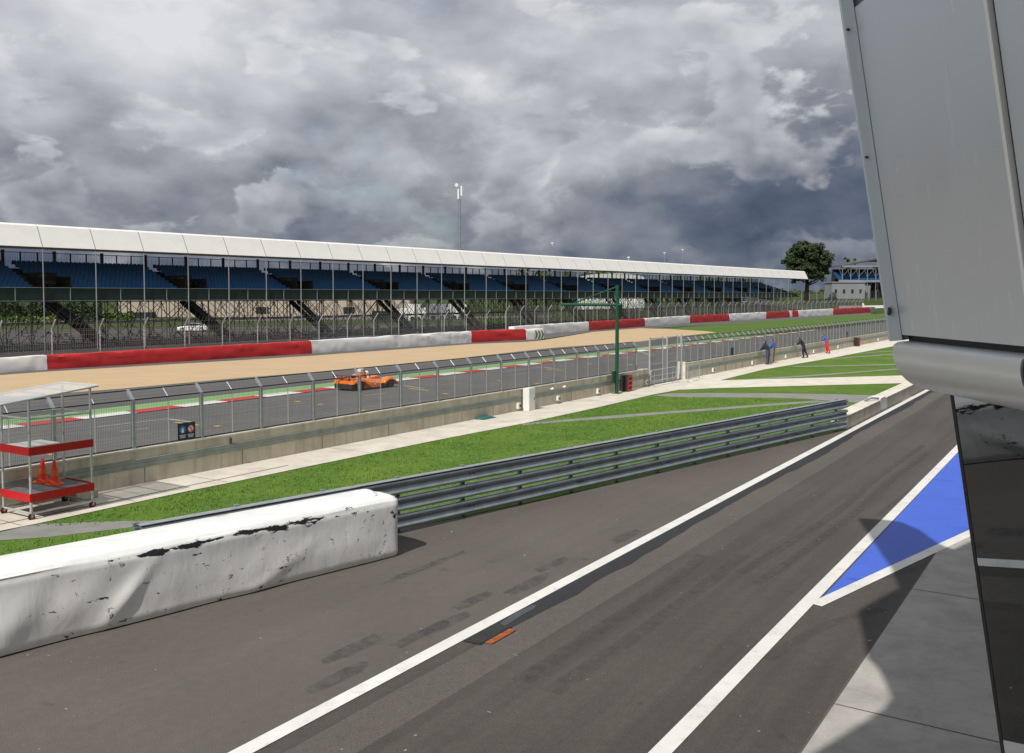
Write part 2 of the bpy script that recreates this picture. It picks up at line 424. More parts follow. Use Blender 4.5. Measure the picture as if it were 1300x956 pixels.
# grass everywhere, out to the horizon, rising into a low bank at the far right
mb=MB()
nx,ny=120,110
xs=[-1500+3600*i/nx for i in range(nx+1)]
ys=[-60+ (2800)*(j/ny)**2 for j in range(ny+1)]
def terrain(x,y):
    def sm(a,b,t): t=max(0,min(1,(t-a)/(b-a))); return t*t*(3-2*t)
    r = sm(.26,.31,(x/max(y,1)))      # only towards the far right
    h = 4.0*sm(292,330,y)+2.2*sm(330,420,y)
    return h*r
vs=[(x,y,terrain(x,y)-.03) for y in ys for x in xs]
fs=[(j*(nx+1)+i,j*(nx+1)+i+1,(j+1)*(nx+1)+i+1,(j+1)*(nx+1)+i) for j in range(ny) for i in range(nx)]
mb.add(vs,fs); struct(mb.build('ground',M['field'],smooth=True,fixn=False))

wl=lambda d,x: W0+EW*x+NW*d           # pit-wall frame: d metres to the track side, x metres along
def wq(d,x): v=wl(d,x); return (v.x,v.y)
LXW=lambda p,z=0: along(W0,EW,p,z)
# verge grass between walkway and pit lane
sheet('verge',[wq(0,-30),wq(0,150),(G(1200,484).x,G(1200,484).y)]+px(1180,490,1075,545,880,590,702,631,560,661,500,673,495,700,0,830)+[wq(-12,-30)],-.004,M['verge'])
# pit lane
ln=lambda X: vpline(475,867,1405,X)
far=[wq(-14,260)]
pitpts=px(-500,990,0,834,503,704,702,629,880,587.5,1071,544.5,1180,489)
vfar=(G(1180,489)+E*180)
struct_pit=sheet('pit_lane',[('p',-500,990)]+[(-14,2),(-14,-25),(18,-25),(40,20)]+[(G(1405,400).x*0+G(1180,489).x+E.x*180+14,vfar.y)]+[(vfar.x,vfar.y)]+list(reversed(px(0,830,495,700,500,673,560,662,702,632,880,589.5,1071,546,1180,489))),0.0,M['pit_asphalt_left'])
Lo=G(475,867)               # a point on the white line; its direction is E
Lq=lambda d,x:( (Lo+E*x+NL*d).x,(Lo+E*x+NL*d).y )
sheet('pit_fast_lane',[Lq(-.13,-30),Lq(-.13,170),Lq(-16,170),Lq(-16,-30)],.004,M['pit_asphalt'])
def strip(name,off0,off1,x0,x1,z,mat,o=Lo,e=E):
    n=Vector((-e.y,e.x,0)); q=lambda d,x:((o+e*x+n*d).x,(o+e*x+n*d).y)
    return sheet(name,[q(off0,x0),q(off0,x1),q(off1,x1),q(off1,x0)],z,mat)
# narrow strip of newer tarmac hugging the line (right-hand side) with a ragged edge
pts=[]
random.seed(3); XS=along(Lo,E,610)
for i in range(0,121):
    x=XS+i*.75; w=.46+.06*math.sin(i*.31)+random.uniform(-.05,.05)
    if i<4: w=.45+.15*i/4*random.uniform(.8,1.1)
    pts.append(Lq(-w,x))
sheet('tarmac_seam',[Lq(-.1,XS)]+pts+[Lq(-.1,XS+90)],.008,M['new_tarmac'])
sheet('tarmac_seam',[Lq(-1.15,-20),Lq(-1.15,120),Lq(-.42,120),Lq(-.42,-20)],.006,asphalt('old_edge_tarmac',.098,tyre=.05))
strip('white_line',-.125,.125,-30,170,.012,M['line_white'])
# patches of dark sealant left of the line
random.seed(11); PZ=.0045
for (a,b,w,l) in ((450,823,.34,1.3),(425,862,.30,1.2),(566,792,.30,1.25),(533,806,.26,1.3),(602,762,.3,1.2),(671,742,.32,1.4),(703,716,.24,1.2),(795,681,.3,1.3),(545,718,.22,2.6)):
    c=G(a,b); e2=E if l<3 else Vector((math.sin(R(45)),math.cos(R(45)),0)); n2=Vector((-e2.y,e2.x,0)); pp=[]
    for k in range(16):
        t=2*math.pi*k/16; rr=1+random.uniform(-.18,.18)
        q=c+e2*(math.copysign(abs(math.cos(t))**.6,math.cos(t))*l/2*rr)+n2*(math.copysign(abs(math.sin(t))**.6,math.sin(t))*w/2*rr)
        pp.append((q.x,q.y))
    PZ+=.0004; sheet('tarmac_patch',pp,PZ,M['tarmac_patch'])
sheet('wet_patch',px(632,795,646,784,662,775,676,769.5,682,769,676,775,664,781,652,789,640,796),.013,M['wet_tarmac'])
# tyre marks
def mark(p,w,z=.009):
    a=[G(*q) for q in p]; Lp=[];Rp=[]
    # smooth
    for i in range(len(a)-1):
        for k in range(6):
            t=k/6; p0=a[max(i-1,0)];p1=a[i];p2=a[i+1];p3=a[min(i+2,len(a)-1)]
            q=.5*((2*p1)+(-p0+p2)*t+(2*p0-5*p1+4*p2-p3)*t*t+(-p0+3*p1-3*p2+p3)*t**3)
            d=(p2-p1).normalized(); n=Vector((-d.y,d.x,0)); Lp.append(q+n*w/2); Rp.append(q-n*w/2)
    nn=len(Lp); mb=MB(); mb.add([(v.x,v.y,z) for v in Lp+Rp],[(i,i+1,nn+i+1,nn+i) for i in range(nn-1)])
    o=mb.build('tyre_mark',M['skid'],fixn=False)
    if o.data.polygons[0].normal.z<0: o.data.flip_normals()
    struct(o)
mark([(940,728),(1005,688),(1070,645),(1120,602),(1178,562)],.24)
mark([(960,742),(1030,694),(1090,648),(1140,604),(1183,573)],.22)
mark([(975,838),(1010,815),(1060,790),(1130,772)],.2)
mark([(1115,655),(1150,628),(1180,610),(1215,612)],.16)
mark([(1075,735),(1110,735),(1170,720),(1230,690)],.16)
mark([(660,866),(760,800),(840,748),(900,700)],.3)
mark([(700,880),(800,812),(880,755),(950,700)],.3)
# blue triangle and its white borders
l1=lambda X: vpline(1214,571,1405,X)
B1=G(1214,571); B1q=lambda d,x:((B1+E*x+NL*d).x,(B1+E*x+NL*d).y)
xj=along(B1,E,1023)
e2=(G(1232,677)-G(1028,772)); e2.z=0; e2.normalize(); J=G(1028,772)
jq=lambda d,x:((J+e2*x+Vector((-e2.y,e2.x,0))*d).x,(J+e2*x+Vector((-e2.y,e2.x,0))*d).y)
sheet('blue_marking',[jq(.06,.45),B1q(0,60),B1q(-24,60),jq(0,22)],.008,M['line_blue'])
sheet('white_line',[B1q(-.12,-40),B1q(-.12,60),B1q(.12,60),B1q(.12,-40)],.012,M['line_white'])
sheet('white_line',[jq(-.12,0.2),jq(-.12,22),jq(.12,22),jq(.12,0.2)],.0145,M['line_white'])
# concrete apron in front of the garages
A0=G(1188,704); A1=G(1079,866); ea=(A0-A1); ea.z=0; ea.normalize()
aq=lambda d,x:((A0+ea*x+Vector((-ea.y,ea.x,0))*d).x,(A0+ea*x+Vector((-ea.y,ea.x,0))*d).y)
e3=Vector((e2.x,e2.y,0))
tcut=.15
sheet('garage_apron',[aq(0,-40),aq(0,.05)]+[jq(-.13,(Vector((*aq(0,0.05),0))-J).dot(e2))]+[jq(-.13,22)]+[aq(-26,20),aq(-26,-40)],.020,M['apron'])
for s_ in ((1159,749),(1100,905)):
    a=G(*s_); pn=Vector((ea.y,-ea.x,0)); k=((a-A0).dot(ea)); q0=Vector((*aq(0,k),0))
    pp=[q0,q0+pn*20]; 
    sheet('apron_joint',[(pp[0].x-ea.x*.01,pp[0].y-ea.y*.01),(pp[0].x+ea.x*.01,pp[0].y+ea.y*.01),(pp[1].x+ea.x*.01,pp[1].y+ea.y*.01),(pp[1].x-ea.x*.01,pp[1].y-ea.y*.01)],.024,M['joint'])
sheet('apron_joint',[aq(.0,-40),aq(.0,0),aq(.035,0),aq(.035,-40)],.016,M['joint'])

# walkway along the pit wall: straight strips and the splay beside the gate
S=px(864.7,494.6,829,501,753,518.7,672,536.4,550,560,400.6,590.5,300,611.5,236,624.4,50,664.6,0,674.5,-200,717)
sheet('walkway',[wq(0,-30),wq(0,LXW(878))]+px(870,493.4)+S,.012,M['walk'])
sheet('walkway',px(864,494.8,870,492.0)+[wq(0.0,LXW(872)),wq(0.0,170)]+[wq(-3.3,170)]+px(1132,440,1053,455,969,469.3,913.5,483)+px(1149.5,476.7,1175,476.4,1172,486.3,1160,486.2,1030,489.5,903,493.0,864,494.9),.008,M['cream'])
# joints over the walkway
for xx in list(range(-8,70,3)):
    a=wl(0,xx); b=wl(-1.9 if xx<32 else -2.2,xx+.0)
    d=.012
    if xx in(-5,-2,1,4,10,19,28,40,52): 
        q=[(a+E*d),(a-E*d),(b-E*d),(b+E*d)]; sheet('walkway_joint',[(v.x,v.y) for v in q],.015,M['joint'])
random.seed(4)
sheet('walkway_joint',[wq(-1.42,-12),wq(-1.42,6.8),wq(-1.36,6.8),wq(-1.36,-12)],.016,M['joint'])
# grit paths through the verge
def pathsheet(*a): return sheet('grit_path',px(*a),.002,M['path'])
pathsheet(0,676,30,668.5,50,665.5,140,662,221,660.5,190,667,120,675,60,682,0,686,-120,706,-120,702)
pathsheet(829,502,850,499.5,900,499,1000,499.5,1060,500.5,1119,502,1160,503,1150,509,1106,512,1060,509.6,1027,506.5,980,505,900,504.3,850,503.8)
pathsheet(660,538,672,537,720,532.5,778,527.6,850,522.2,920,517,972,513,1038,508.4,1050,510,1000,513.6,972,515.5,920,519.7,850,525,778,531.2,720,535.3,665,540)
pathsheet(936,482,1000,478,1070,473,1141,467.6,1141,468.9,1070,474.6,1000,479.8,936,483)
pathsheet(1007,464.8,1060,464,1139,462,1165,461.4,1165,462.4,1139,463.3,1060,465.1,1007,465.7)
pathsheet(1053,455,1090,452.4,1132,449.2,1160,447.2,1160,448.1,1132,450.2,1090,453.3,1053,455.8)
pathsheet(1085,448.8,1132,445.4,1132,446,1090,449)

# race track beyond the wall, seen from the wall outwards
def band(name,lo,hi,z,mat,x0=-500,x1=1330): # two pixel polylines (left to right)
    return sheet(name,px(*lo)+list(reversed(px(*hi))),z,mat)
KO=G(0,546); EK=vpdir(1400)
def kq(d,x): n=Vector((-EK.y,EK.x,0)); v=KO+EK*x+n*d; return (v.x,v.y)
xk=lambda p: along(KO,EK,p)
sheet('track',[wq(.2,-45),wq(.2,260),kq(0,290),kq(0,-40)],.001,M['track_asphalt'])
# kerb blocks red and white
kx0,kx1=-20,xk(1040)
sheetk=[]
kp=[-130,-47,0,48.5,118,175,233,290,345,379,418,450,478,505,553,565,592,621,645,666,690,710,733,748,770,786,803,819,834,846,858,872,884,895,907,918,930,942,955,968,982]
col=0
ks=[xk(p) for p in kp]
# regular blocks: 1.0 m pitch measured from the survey
L_=ks[5]-ks[4]
pitch=(xk(290)-xk(175))/2
x=xk(175)-pitch*12; i=0
W=1.05
while x<kx1:
    m=M['kerb_red'] if i%2==0 else M['kerb_white']
    sheet('track_kerb',[kq(0,x),kq(0,x+pitch-.004),kq(W,x+pitch-.004),kq(W,x)],.03,m); x+=pitch; i+=1
sheet('green_strip',[kq(W+.004,-40),kq(W+.004,xk(1000)),kq(2.9,xk(960)),kq(2.9,-40)],.012,M['line_green'])
sheet('run_off',[kq(2.9,-40)]+[kq(2.9,xk(960))]+px(955,418.5,910,421.5,864,426.2,810,433,700,440.8,600,452,550,458.5,400.6,471.5,300,479.3,250,484,150,493,60,499.5,0,503.5,-300,524),.005,M['runoff_asphalt'])
sheet('mown_grass',px(790,419,860,416,926,410.5,1006,405.5,1106,399,1200,393.5)+[kq(1,330)]+[kq(2.9,xk(930))]+px(880,426,800,428),.008,M['mown'])
sheet('gravel_trap',px(-300,528,0,505,60,501.0,150,494,250,485,300,480.5,400.6,472.5,550,459.5,600,453,700,441.8,810,434,864,427,910,422.0,893,420.3,870,419,845,417.6,820,417.0,812,416.8,752,421.6,690,432,668,434,599,437,396,451.8,330,456,61,472,0,476.5,-300,496),.014,M['gravel'])
sheet('service_strip',px(-300,500,0,480,61,472.8,330,456.3,396,452,599,437.3,672,433.3,748,422,819,417.2,926,411,1006,405.8,1106,399.3,1106,396,1002,401,926,405,877,408,818,412,745,417,640,428,400,445,0,462,-300,480),.011,M['runoff_asphalt'])
# start-grid boxes and dashes
def seg(a,b,w,mat,z=.010):
    p,q=G(*a),G(*b); d=(q-p).normalized(); n=Vector((-d.y,d.x,0))*w/2
    sheet('track_marking',[(v.x,v.y) for v in (p+n,q+n,q-n,p-n)],z,mat)
for (dx,dy,sc) in ((0,0,1),(298.5,-42.3,.80),(476,-66,.62),(600,-84.5,.5),(690,-97.5,.42)):
    f=lambda x,y:(213+dx+(x-213)*sc, 532+dy+(y-532)*sc)
    seg(f(125,542),f(213,532),.09,M['line_faint']); seg(f(213,532),f(247,536.5),.16,M['line_faint'],.011)
    seg(f(222,536.3),f(253,540.2),.2,M['line_yellow'],.012)
    seg(f(153,548),f(190,543.5),.08,M['line_faint'])
for p in ((276,541),(378,510),(407,513.5),(461,521),(565,500),(634,483),(682,487),(66,577),(748,462),(800,463),(852,449)):
    w=p[1]-HZ; k=6.5*w/150
    seg((p[0]-k/2,p[1]+.6*k/6),(p[0]+k/2,p[1]-.2*k/6),.28,M['line_yellow'],.012)
# land behind the grandstand: service road, verges
sheet('service_road',[tuple(G(-300,446).xy),tuple(G(700,424).xy),tuple(G(700,410).xy),tuple(G(-300,423).xy)],.0,asphalt('yard_tarmac',.06,spots=False))
sheet('service_road',[tuple(G(-300,414).xy),tuple(G(700,403).xy),tuple(G(700,400.5).xy),tuple(G(-300,410).xy)],.0,M['track_asphalt'])

sheet('stand_yard',[tuple(G(-400,478).xy),tuple(G(640,429).xy),tuple(G(1000,402.5).xy),tuple(G(1000,398).xy),tuple(G(640,417).xy),tuple(G(-400,447).xy)],-.004,asphalt('yard_asphalt',.05,spots=False))

# grass blades on the near verge: dense little tufts, one mass
rnd=random.Random(21); GV=[];GF=[]
def inpoly(x,y,P):
    c=False;j=len(P)-1
    for i in range(len(P)):
        if (P[i][1]>y)!=(P[j][1]>y) and x<(P[j][0]-P[i][0])*(y-P[i][1])/(P[j][1]-P[i][1])+P[i][0]: c=not c
        j=i
    return c
def gp(*a): return [tuple(G(a[i],a[i+1]).xy) for i in range(0,len(a),2)]
zones=[gp(221,660,236,625.4,300,612.5,400.6,591.5,550,561,672,538,850,526,972,516,1050,511,1069,512,1071,543,880,586,702,628,560,657,500,668,330,668,180,664),
       gp(30,669,221,661.5,300,612,236,625,50,666), gp(0,688,60,683,130,676,200,668,330,668,200,720,0,740),
       gp(672,536,753,519.5,829,503,860,504.5,1027,507.5,1010,509,972,511,850,521,740,530), gp(1060,512,1106,513.5,1119,513,1078,540,1073,530)]
for P in zones:
    x0=min(p[0] for p in P);x1=max(p[0] for p in P);y0=min(p[1] for p in P);y1=max(p[1] for p in P)
    n=int((x1-x0)*(y1-y0)*(46 if y0<40 else 20))
    for _ in range(n):
        x=rnd.uniform(x0,x1);y=rnd.uniform(y0,y1)
        if not inpoly(x,y,P): continue
        k=.6+.8*abs(noise.noise(Vector((x*.8,y*.8,0))))
        for q in range(3):
            a=rnd.uniform(0,6.28); h=rnd.uniform(.035,.075)*k; w=.012; bx=x+rnd.gauss(0,.03); by=y+rnd.gauss(0,.03); b=len(GV)
            GV += [(bx-w*math.sin(a),by+w*math.cos(a),0),(bx+w*math.sin(a),by-w*math.cos(a),0),(bx+math.cos(a)*h*.6,by+math.sin(a)*h*.6,h)]
            GF.append((b,b+1,b+2))
mb=MB(); mb.v=GV; mb.f=GF; mb.mi=[0]*len(GF)
o=mb.build('grass',M['verge_blade'],fixn=False); tag(o,'short lush green grass on the verge between the pit wall and the guardrail','grass',None,'stuff')
# ------------------------------------------------------------------ pit wall, debris fence, gate
xg0,xg1 = LXW(823), LXW(868)
pw=frame_empty('pit_wall','long weathered concrete wall with a grey steel rail, running beside the cream walkway','wall',tuple(W0),EW)
def wallpart(x0,x1,root):
    m=MB(); m.extr([(0,0),(0,.98),(.36,.98),(.36,0)],x0,x1); m.build('concrete_wall',M['wall_conc'],root)
    m=MB(); m.extr([(-.02,.984),(-.02,1.035),(.38,1.035),(.38,.984)],x0,x1); m.build('coping',M['wall_top'],root)
    m=MB(); m.extr([(-.004,.47),(-.035,.49),(-.035,.57),(-.018,.605),(-.035,.64),(-.035,.72),(-.004,.735)],x0,x1); m.build('steel_rail',M['beam'],root)
    for k in range(int((x1-x0)/3.54)+1):
        xx=x0+.3+k*3.54
        if xx<x1-.1:
            m=MB(); m.box2((xx-.008,-.006,0),(xx+.008,.0,.465)); m.build('joint',M['joint'],root)
wallpart(-26,xg0,pw); wallpart(xg1+.15,170,pw)
m=MB(); m.box2((xg1-.1,-.14,0),(xg1+.14,.42,1.12)); m.build('end_pillar',M['cream'],pw,bevel=.015)
def socket():
    m=MB(); m.box2((-.10,-.13,-.14),(.10,-.004,.14)); return m
sk=None
for (a,b) in ((656.6,513.6),(707,505.5),(757.6,496),(819,484),(904,468.6),(954,460),(996.5,452),(1032,445.5),(1063,440),(1114,430)):
    xx=LXW(a,.3)
    if sk is None:
        sk=socket().build('socket_box',M['white_box'],pw,bevel=.01); sk.location=(xx,0,.27)
        hm=MB(); hm.box2((.0,-.14,-.06),(.105,-.128,.05)); h0=hm.build('socket_hole',M['black'],sk)
    else:
        c=child(sk,pw,(xx,0,.27)); child(h0,c)
dm=MB(); dm.tube([(0,0,-.05),(0,-.12,-.05),(0,-.14,.02)],[.05,.06,.05],10); dc=dm.build('lamp',M['white_box'],pw,smooth=True); 
for i,a in enumerate((697.5,713,805)):
    xx=LXW(a,.8)
    if i==0: dc.location=(xx,-.07,.86)
    else: child(dc,pw,(xx,-.07,.86))
m=MB(); m.tube([(0,-.03,.62),(0,-.05,.80)],.035,8); hk=m.build('cable_hook',M['dark_metal'],pw); hk.location=(LXW(292,.8),0,.12)
# debris fence
c0=12.4; sp=W0.y/(c0*E.y)*1.0
nposts=64
def spx(n): return 1419-16690/(n+12.4)
xs_=[LXW(spx(n),1.0) for n in range(nposts)]
pitchf=(xs_[14]-xs_[0])/14
def fence(root,idx0,idx1,ends=False):
    post=MB(); post.box2((-.045,-.045,0),(.045,.045,1.40)); post.bar((0,0,1.38),(0,.26,1.66),.09,.09,(1,0,0))
    post.box2((-.09,-.09,0),(.09,.09,.012))
    mid=MB(); mid.tube([(0,0,0),(0,0,1.38)],.016,6); mid.tube([(0,0,1.38),(0,.25,1.64)],.016,6)
    po=post.build('post',M['galv'],root); mo=mid.build('mid_post',M['galv_pale'],root)
    first=True
    FY=.10; FZ=1.035
    for n in range(idx0,idx1+1):
        x=n*pitchf
        if first: po.location=(x,FY,FZ); mo.location=(x+pitchf/2,FY,FZ); first=False
        else:
            child(po,root,(x,FY,FZ))
            if n<idx1: child(mo,root,(x+pitchf/2,FY,FZ))
    # mesh panels between posts; the panels share one mesh
    p=MB(); w=pitchf-.10
    r=.0022
    k=int(w/.05)
    for i in range(k+1):
        x=.05+i*w/k
        p.bar((x,0,.04),(x,0,1.38),r*2); p.bar((x,.01,1.40),(x,.235,1.635),r*2,r*2,(1,0,0))
    for i in range(15):
        z=.05+i*.095; p.bar((.05,0,z),(.05+w,0,z),r*1.6)
    for i in range(4):
        t=i/3; p.bar((.05,.01+.225*t,1.40+.235*t),(.05+w,.01+.225*t,1.40+.235*t),r*2)
    p.m=1
    p.bar((.045,0,1.39),(.055+w,0,1.39),.035,.035); p.bar((.045,.245,1.65),(.055+w,.245,1.65),.03,.03); p.bar((.045,0,.03),(.055+w,0,.03),.03,.03)
    ms=p.build('mesh_panel',[M['wire'],M['dark_metal']],root,fixn=False)
    for j,n in enumerate(range(idx0,idx1)):
        if j==0: ms.location=(n*pitchf,FY,FZ)
        else: child(ms,root,(n*pitchf,FY,FZ))
# gate
gt_x=[LXW(p,0) for p in (826.6,842.5,848.5,861,866.5)]
n_gate0=int(gt_x[0]/pitchf); 
f1=frame_empty('debris_fence','tall wire mesh debris fence on the pit wall, left of the gate','fence',tuple(W0),EW)
fence(f1,-6,n_gate0)
f2=frame_empty('debris_fence','tall wire mesh debris fence on the pit wall, right of the gate behind the men','fence',tuple(W0),EW)
n_gate1=int(math.ceil(gt_x[-1]/pitchf))
fence(f2,n_gate1,n_gate1+40)
g=frame_empty('gate','tall double mesh gate in the gap of the pit wall, right of the green gantry','gate',tuple(W0),EW)
for i,x in enumerate(gt_x):
    m=MB(); w=.05 if i in(0,4) else .035; m.box2((x-w,.06,0),(x+w,.14,2.9)); m.build('post',M['galv_pale'],g)
for (a,b) in ((gt_x[0],gt_x[1]),(gt_x[2],gt_x[3])):
    for z in (.12,1.25,2.8): m=MB(); m.bar((a+.05,.10,z),(b-.04,.10,z),.045); m.build('rail',M['galv_pale'],g)
    m=MB(); k=int((b-a-.1)/.05)
    for i in range(k+1): x=a+.05+i*(b-a-.1)/k; m.bar((x,.10,.1),(x,.10,2.8),.005)
    for i in range(28): z=.15+i*.095; m.bar((a+.05,.1,z),(b-.05,.1,z),.004)
    m.build('mesh_panel',M['wire'],g,fixn=False)
def roundrail(root,x0,x1,y,z0,z1,mat,name='guard_hoop'):
    r=.12; pts=[]
    for (cx,cz,a0) in ((x1-r,z1-r,0),(x0+r,z1-r,90),(x0+r,z0+r,180),(x1-r,z0+r,270)):
        for k in range(5):
            a=R(a0+k*22.5); pts.append((cx+r*math.cos(a),y,cz+r*math.sin(a)))
    pts.append(pts[0]); m=MB(); m.tube(pts,.024,8,False); return m.build(name,mat,root)
hp=frame_empty('pedestrian_barrier','rounded grey tube barrier standing in front of the double mesh gate','barrier',tuple(wl(-.5,0)),EW)
xa,xb=along(wl(-.5,0),EW,826),along(wl(-.5,0),EW,858)
roundrail(hp,xa,xb,0,.35,1.0,M['galv_pale'],'hoop')
m=MB(); m.tube([(xa+.5,0,.01),(xa+.5,0,.98)],.022,8); m.build('leg',M['galv_pale'],hp)
m=MB(); m.tube([(xb-.5,0,.01),(xb-.5,0,.98)],.022,8); m.build('leg',M['galv_pale'],hp)
m=MB(); m.tube([(xa+.05,0,.65),(xb-.05,0,.65)],.018,8); m.build('rail',M['galv_pale'],hp)
cbx=along(wl(-1.1,0),EW,873); cb=frame_empty('crowd_barrier','grey crowd control barrier with vertical bars leaning by the wall end, right of the gate','barrier',tuple(wl(-1.1,cbx)),EW)
m=MB(); m.tube([(0,0,.02),(0,0,1.08),(1.9,0,1.08),(1.9,0,.02)],.02,8); m.tube([(0,0,.2),(1.9,0,.2)],.016,6); m.build('frame',M['galv_pale'],cb)
for i in range(12):
    m=MB(); m.tube([(.14+i*.145,0,.2),(.14+i*.145,0,1.06)],.008,6); m.build('bar',M['galv_pale'],cb)
for x in (.25,1.65):
    m=MB(); m.tube([(x,-.3,.015),(x,.0,.07),(x,.3,.015)],.016,6); m.build('foot',M['galv_pale'],cb)
# warning sign on the fence
sx=LXW(238,1.25); s=SG=frame_empty('warning_sign','dark warning sign with a blue and a red roundel low on the fence','sign',tuple(wl(.045,sx)+Vector((0,0,1.06))),EW)
m=MB(); m.box2((-.25,-.012,0),(.25,.0,.42)); m.build('board',M['sign_navy'],s)
def disc(cx,cz,r,y,mat,name,inner=0):
    m=MB(); n=28
    if inner:
        vs=[(cx+q*math.cos(2*math.pi*k/n),y,cz+q*math.sin(2*math.pi*k/n)) for k in range(n) for q in (r,inner)]
        m.add(vs,[(2*k,2*k+1,(2*k+3)%(2*n),(2*k+2)%(2*n)) for k in range(n)])
    else: m.add([(cx+r*math.cos(2*math.pi*k/n),y,cz+r*math.sin(2*math.pi*k/n)) for k in range(n)],[tuple(range(n))])
    return m.build(name,mat,s,fixn=False)
disc(-.115,.26,.095,-.016,M['sign_blue'],'blue_roundel'); disc(.115,.26,.095,-.016,M['white_cloth'],'red_roundel'); disc(.115,.26,.095,-.019,M['sign_red'],'red_ring',.07)
m=MB(); m.cyl((-.115,-.02,.275),.022,.004,12,'y'); m.box2((-.145,-.022,.19),(-.085,-.018,.25)); m.build('pictogram',M['white_cloth'],s)
m=MB(); m.cyl((.115,-.022,.29),.018,.004,12,'y'); m.bar((.115,-.022,.27),(.115,-.022,.20),.03,.004); m.build('pictogram',M['black'],s)
m=MB(); m.bar((.06,-.024,.32),(.17,-.024,.20),.012,.004); m.build('slash',M['sign_red'],s)
m=MB()
for z,w in ((.12,.09),(.09,.08),(.06,.07)):
    m.box2((-.115-w,-.015,z),(-.115+w,-.0125,z+.012)); m.box2((.115-w,-.015,z),(.115+w,-.0125,z+.012))
m.build('lettering',M['white_cloth'],s)
SG.scale=(1.25,1,1.25)
# dark boards on the far fence
for i,(a,lb) in enumerate(((930,'small dark board low on the fence between the gate and the pair of men'),(1076,'small dark board low on the fence beyond the man in red trousers'))):
    b=frame_empty('notice_board',lb,'board',tuple(wl(.04,LXW(a,1.2))+Vector((0,0,1.06))),EW)
    m=MB(); m.box2((-.28,-.012,0),(.28,0,.55)); m.build('panel',M['sign_navy'],b); m=MB(); m.box2((-.24,-.018,.08),(.24,-.0125,.2)); m.build('label_strip',M['sign_red' if i else 'dark_metal'],b)
# green gantry
gx=along(wl(-.35,0),EW,783); gg=frame_empty('signal_gantry','tall dark green steel gantry pole with an arm reaching over the track','gantry',tuple(wl(-.35,gx)),EW)
m=MB(); m.tube([(0,0,0.02),(0,0,5.95)],.10,16); m.build('pole',M['green_paint'],gg,smooth_angle=40)
m=MB(); m.box2((-.22,-.22,0),(.22,.22,.03)); m.build('base_plate',M['green_paint'],gg)
m=MB(); m.tube([(0,-.25,4.88),(0,3.5,4.88)],.085,14); m.build('arm',M['green_paint'],gg,smooth_angle=40)
m=MB(); m.tube([(0,0,5.88),(0,2.75,4.95)],.04,10); m.build('brace',M['green_paint'],gg)
m=MB(); m.box2((.12,-.02,4.2),(.6,.02,4.9)); m.build('side_plate',M['green_panel'],gg)
m=MB(); m.box2((-.45,-.02,.62),(-.12,.1,1.25)); m.build('control_box',M['green_panel'],gg)
# white cabinet
wx=along(wl(-.42,0),EW,671.5); wc=frame_empty('utility_cabinet','plain white upright cabinet standing against the pit wall between two sockets','cabinet',tuple(wl(-.42,wx)),EW)
m=MB(); m.box2((0,0,0),(.55,.34,1.06)); m.build('body',M['white_box'],wc,bevel=.01)
m=MB(); m.box2((.03,-.012,.05),(.52,-.003,1.0)); m.build('door',M['white_box'],wc); m=MB(); m.box2((.45,-.03,.5),(.48,-.013,.6)); m.build('handle',M['dark_metal'],wc)
# extinguisher cabinets
def redcab(px_,label,w=.62,h=.92):
    xx=along(wl(-.5,0),EW,px_); r=frame_empty('extinguisher_cabinet',label,'fire cabinet',tuple(wl(-.5,xx)),EW,'red extinguisher cabinets')
    m=MB(); m.box2((0,.0,.03),(w,.42,h)); m.build('cabinet_body',M['black'],r,bevel=.01)
    m=MB(); m.box2((.03,-.02,.05),(w-.02,-.003,h-.02)); m.build('front_panel',M['red_sheet'],r)
    m=MB(); m.box2((w-.0+.003,.02,.05),(w+.02,.4,h-.02)); m.build('side_panel',M['red_sheet'],r)
    for k in range(3):
        m=MB(); m.box2((.12,-.026,.16+k*.26),(w-.12,-.021,.28+k*.26)); m.build('window',M['black'],r)
    return r
redcab(796.5,'red and black extinguisher cabinet beside the green gantry pole'); redcab(1090,'red and black extinguisher cabinet far along the wall beyond the man in red trousers')
# crumpled teal cloth on the walkway
m=MB(); random.seed(5); c=G(616,531.5); n=14; vs=[];fs=[]
for i in range(n):
    for j in range(8):
        a=i/(n-1)-.5; b=j/7-.5
        edge=max(0,1-4*max(abs(a)**2,abs(b)**2)) 
        vs.append((a*1.05+.06*noise.noise(Vector((i*.5,j*.5,0))),b*.5+.06*noise.noise(Vector((i*.6,j*.6,3))),.02+edge*.16*(.4+abs(noise.noise(Vector((i*.55,j*.7,9)))))))
for i in range(n-1):
    for j in range(7): fs.append((i*8+j,i*8+j+1,(i+1)*8+j+1,(i+1)*8+j))
m.add(vs,fs); o=m.build('crumpled_cloth',M['teal'],smooth=True); o.location=c; o.rotation_euler=(0,0,math.atan2(EW.y,EW.x)); tag(o,'crumpled dark teal cloth lying on the walkway at the foot of the pit wall','cloth')
o.modifiers.new('s','SOLIDIFY').thickness=.01

# ------------------------------------------------------------------ timing stand on castors and its cones
near=G(40,660.5); eL=vpdir(-980)   # left side runs that way
ct=frame_empty('timing_stand','wheeled scaffold-tube timing stand with red fabric bands and a clear sloping roof','stand',tuple(near),E)
ct_rz=ct.rotation_euler[2]
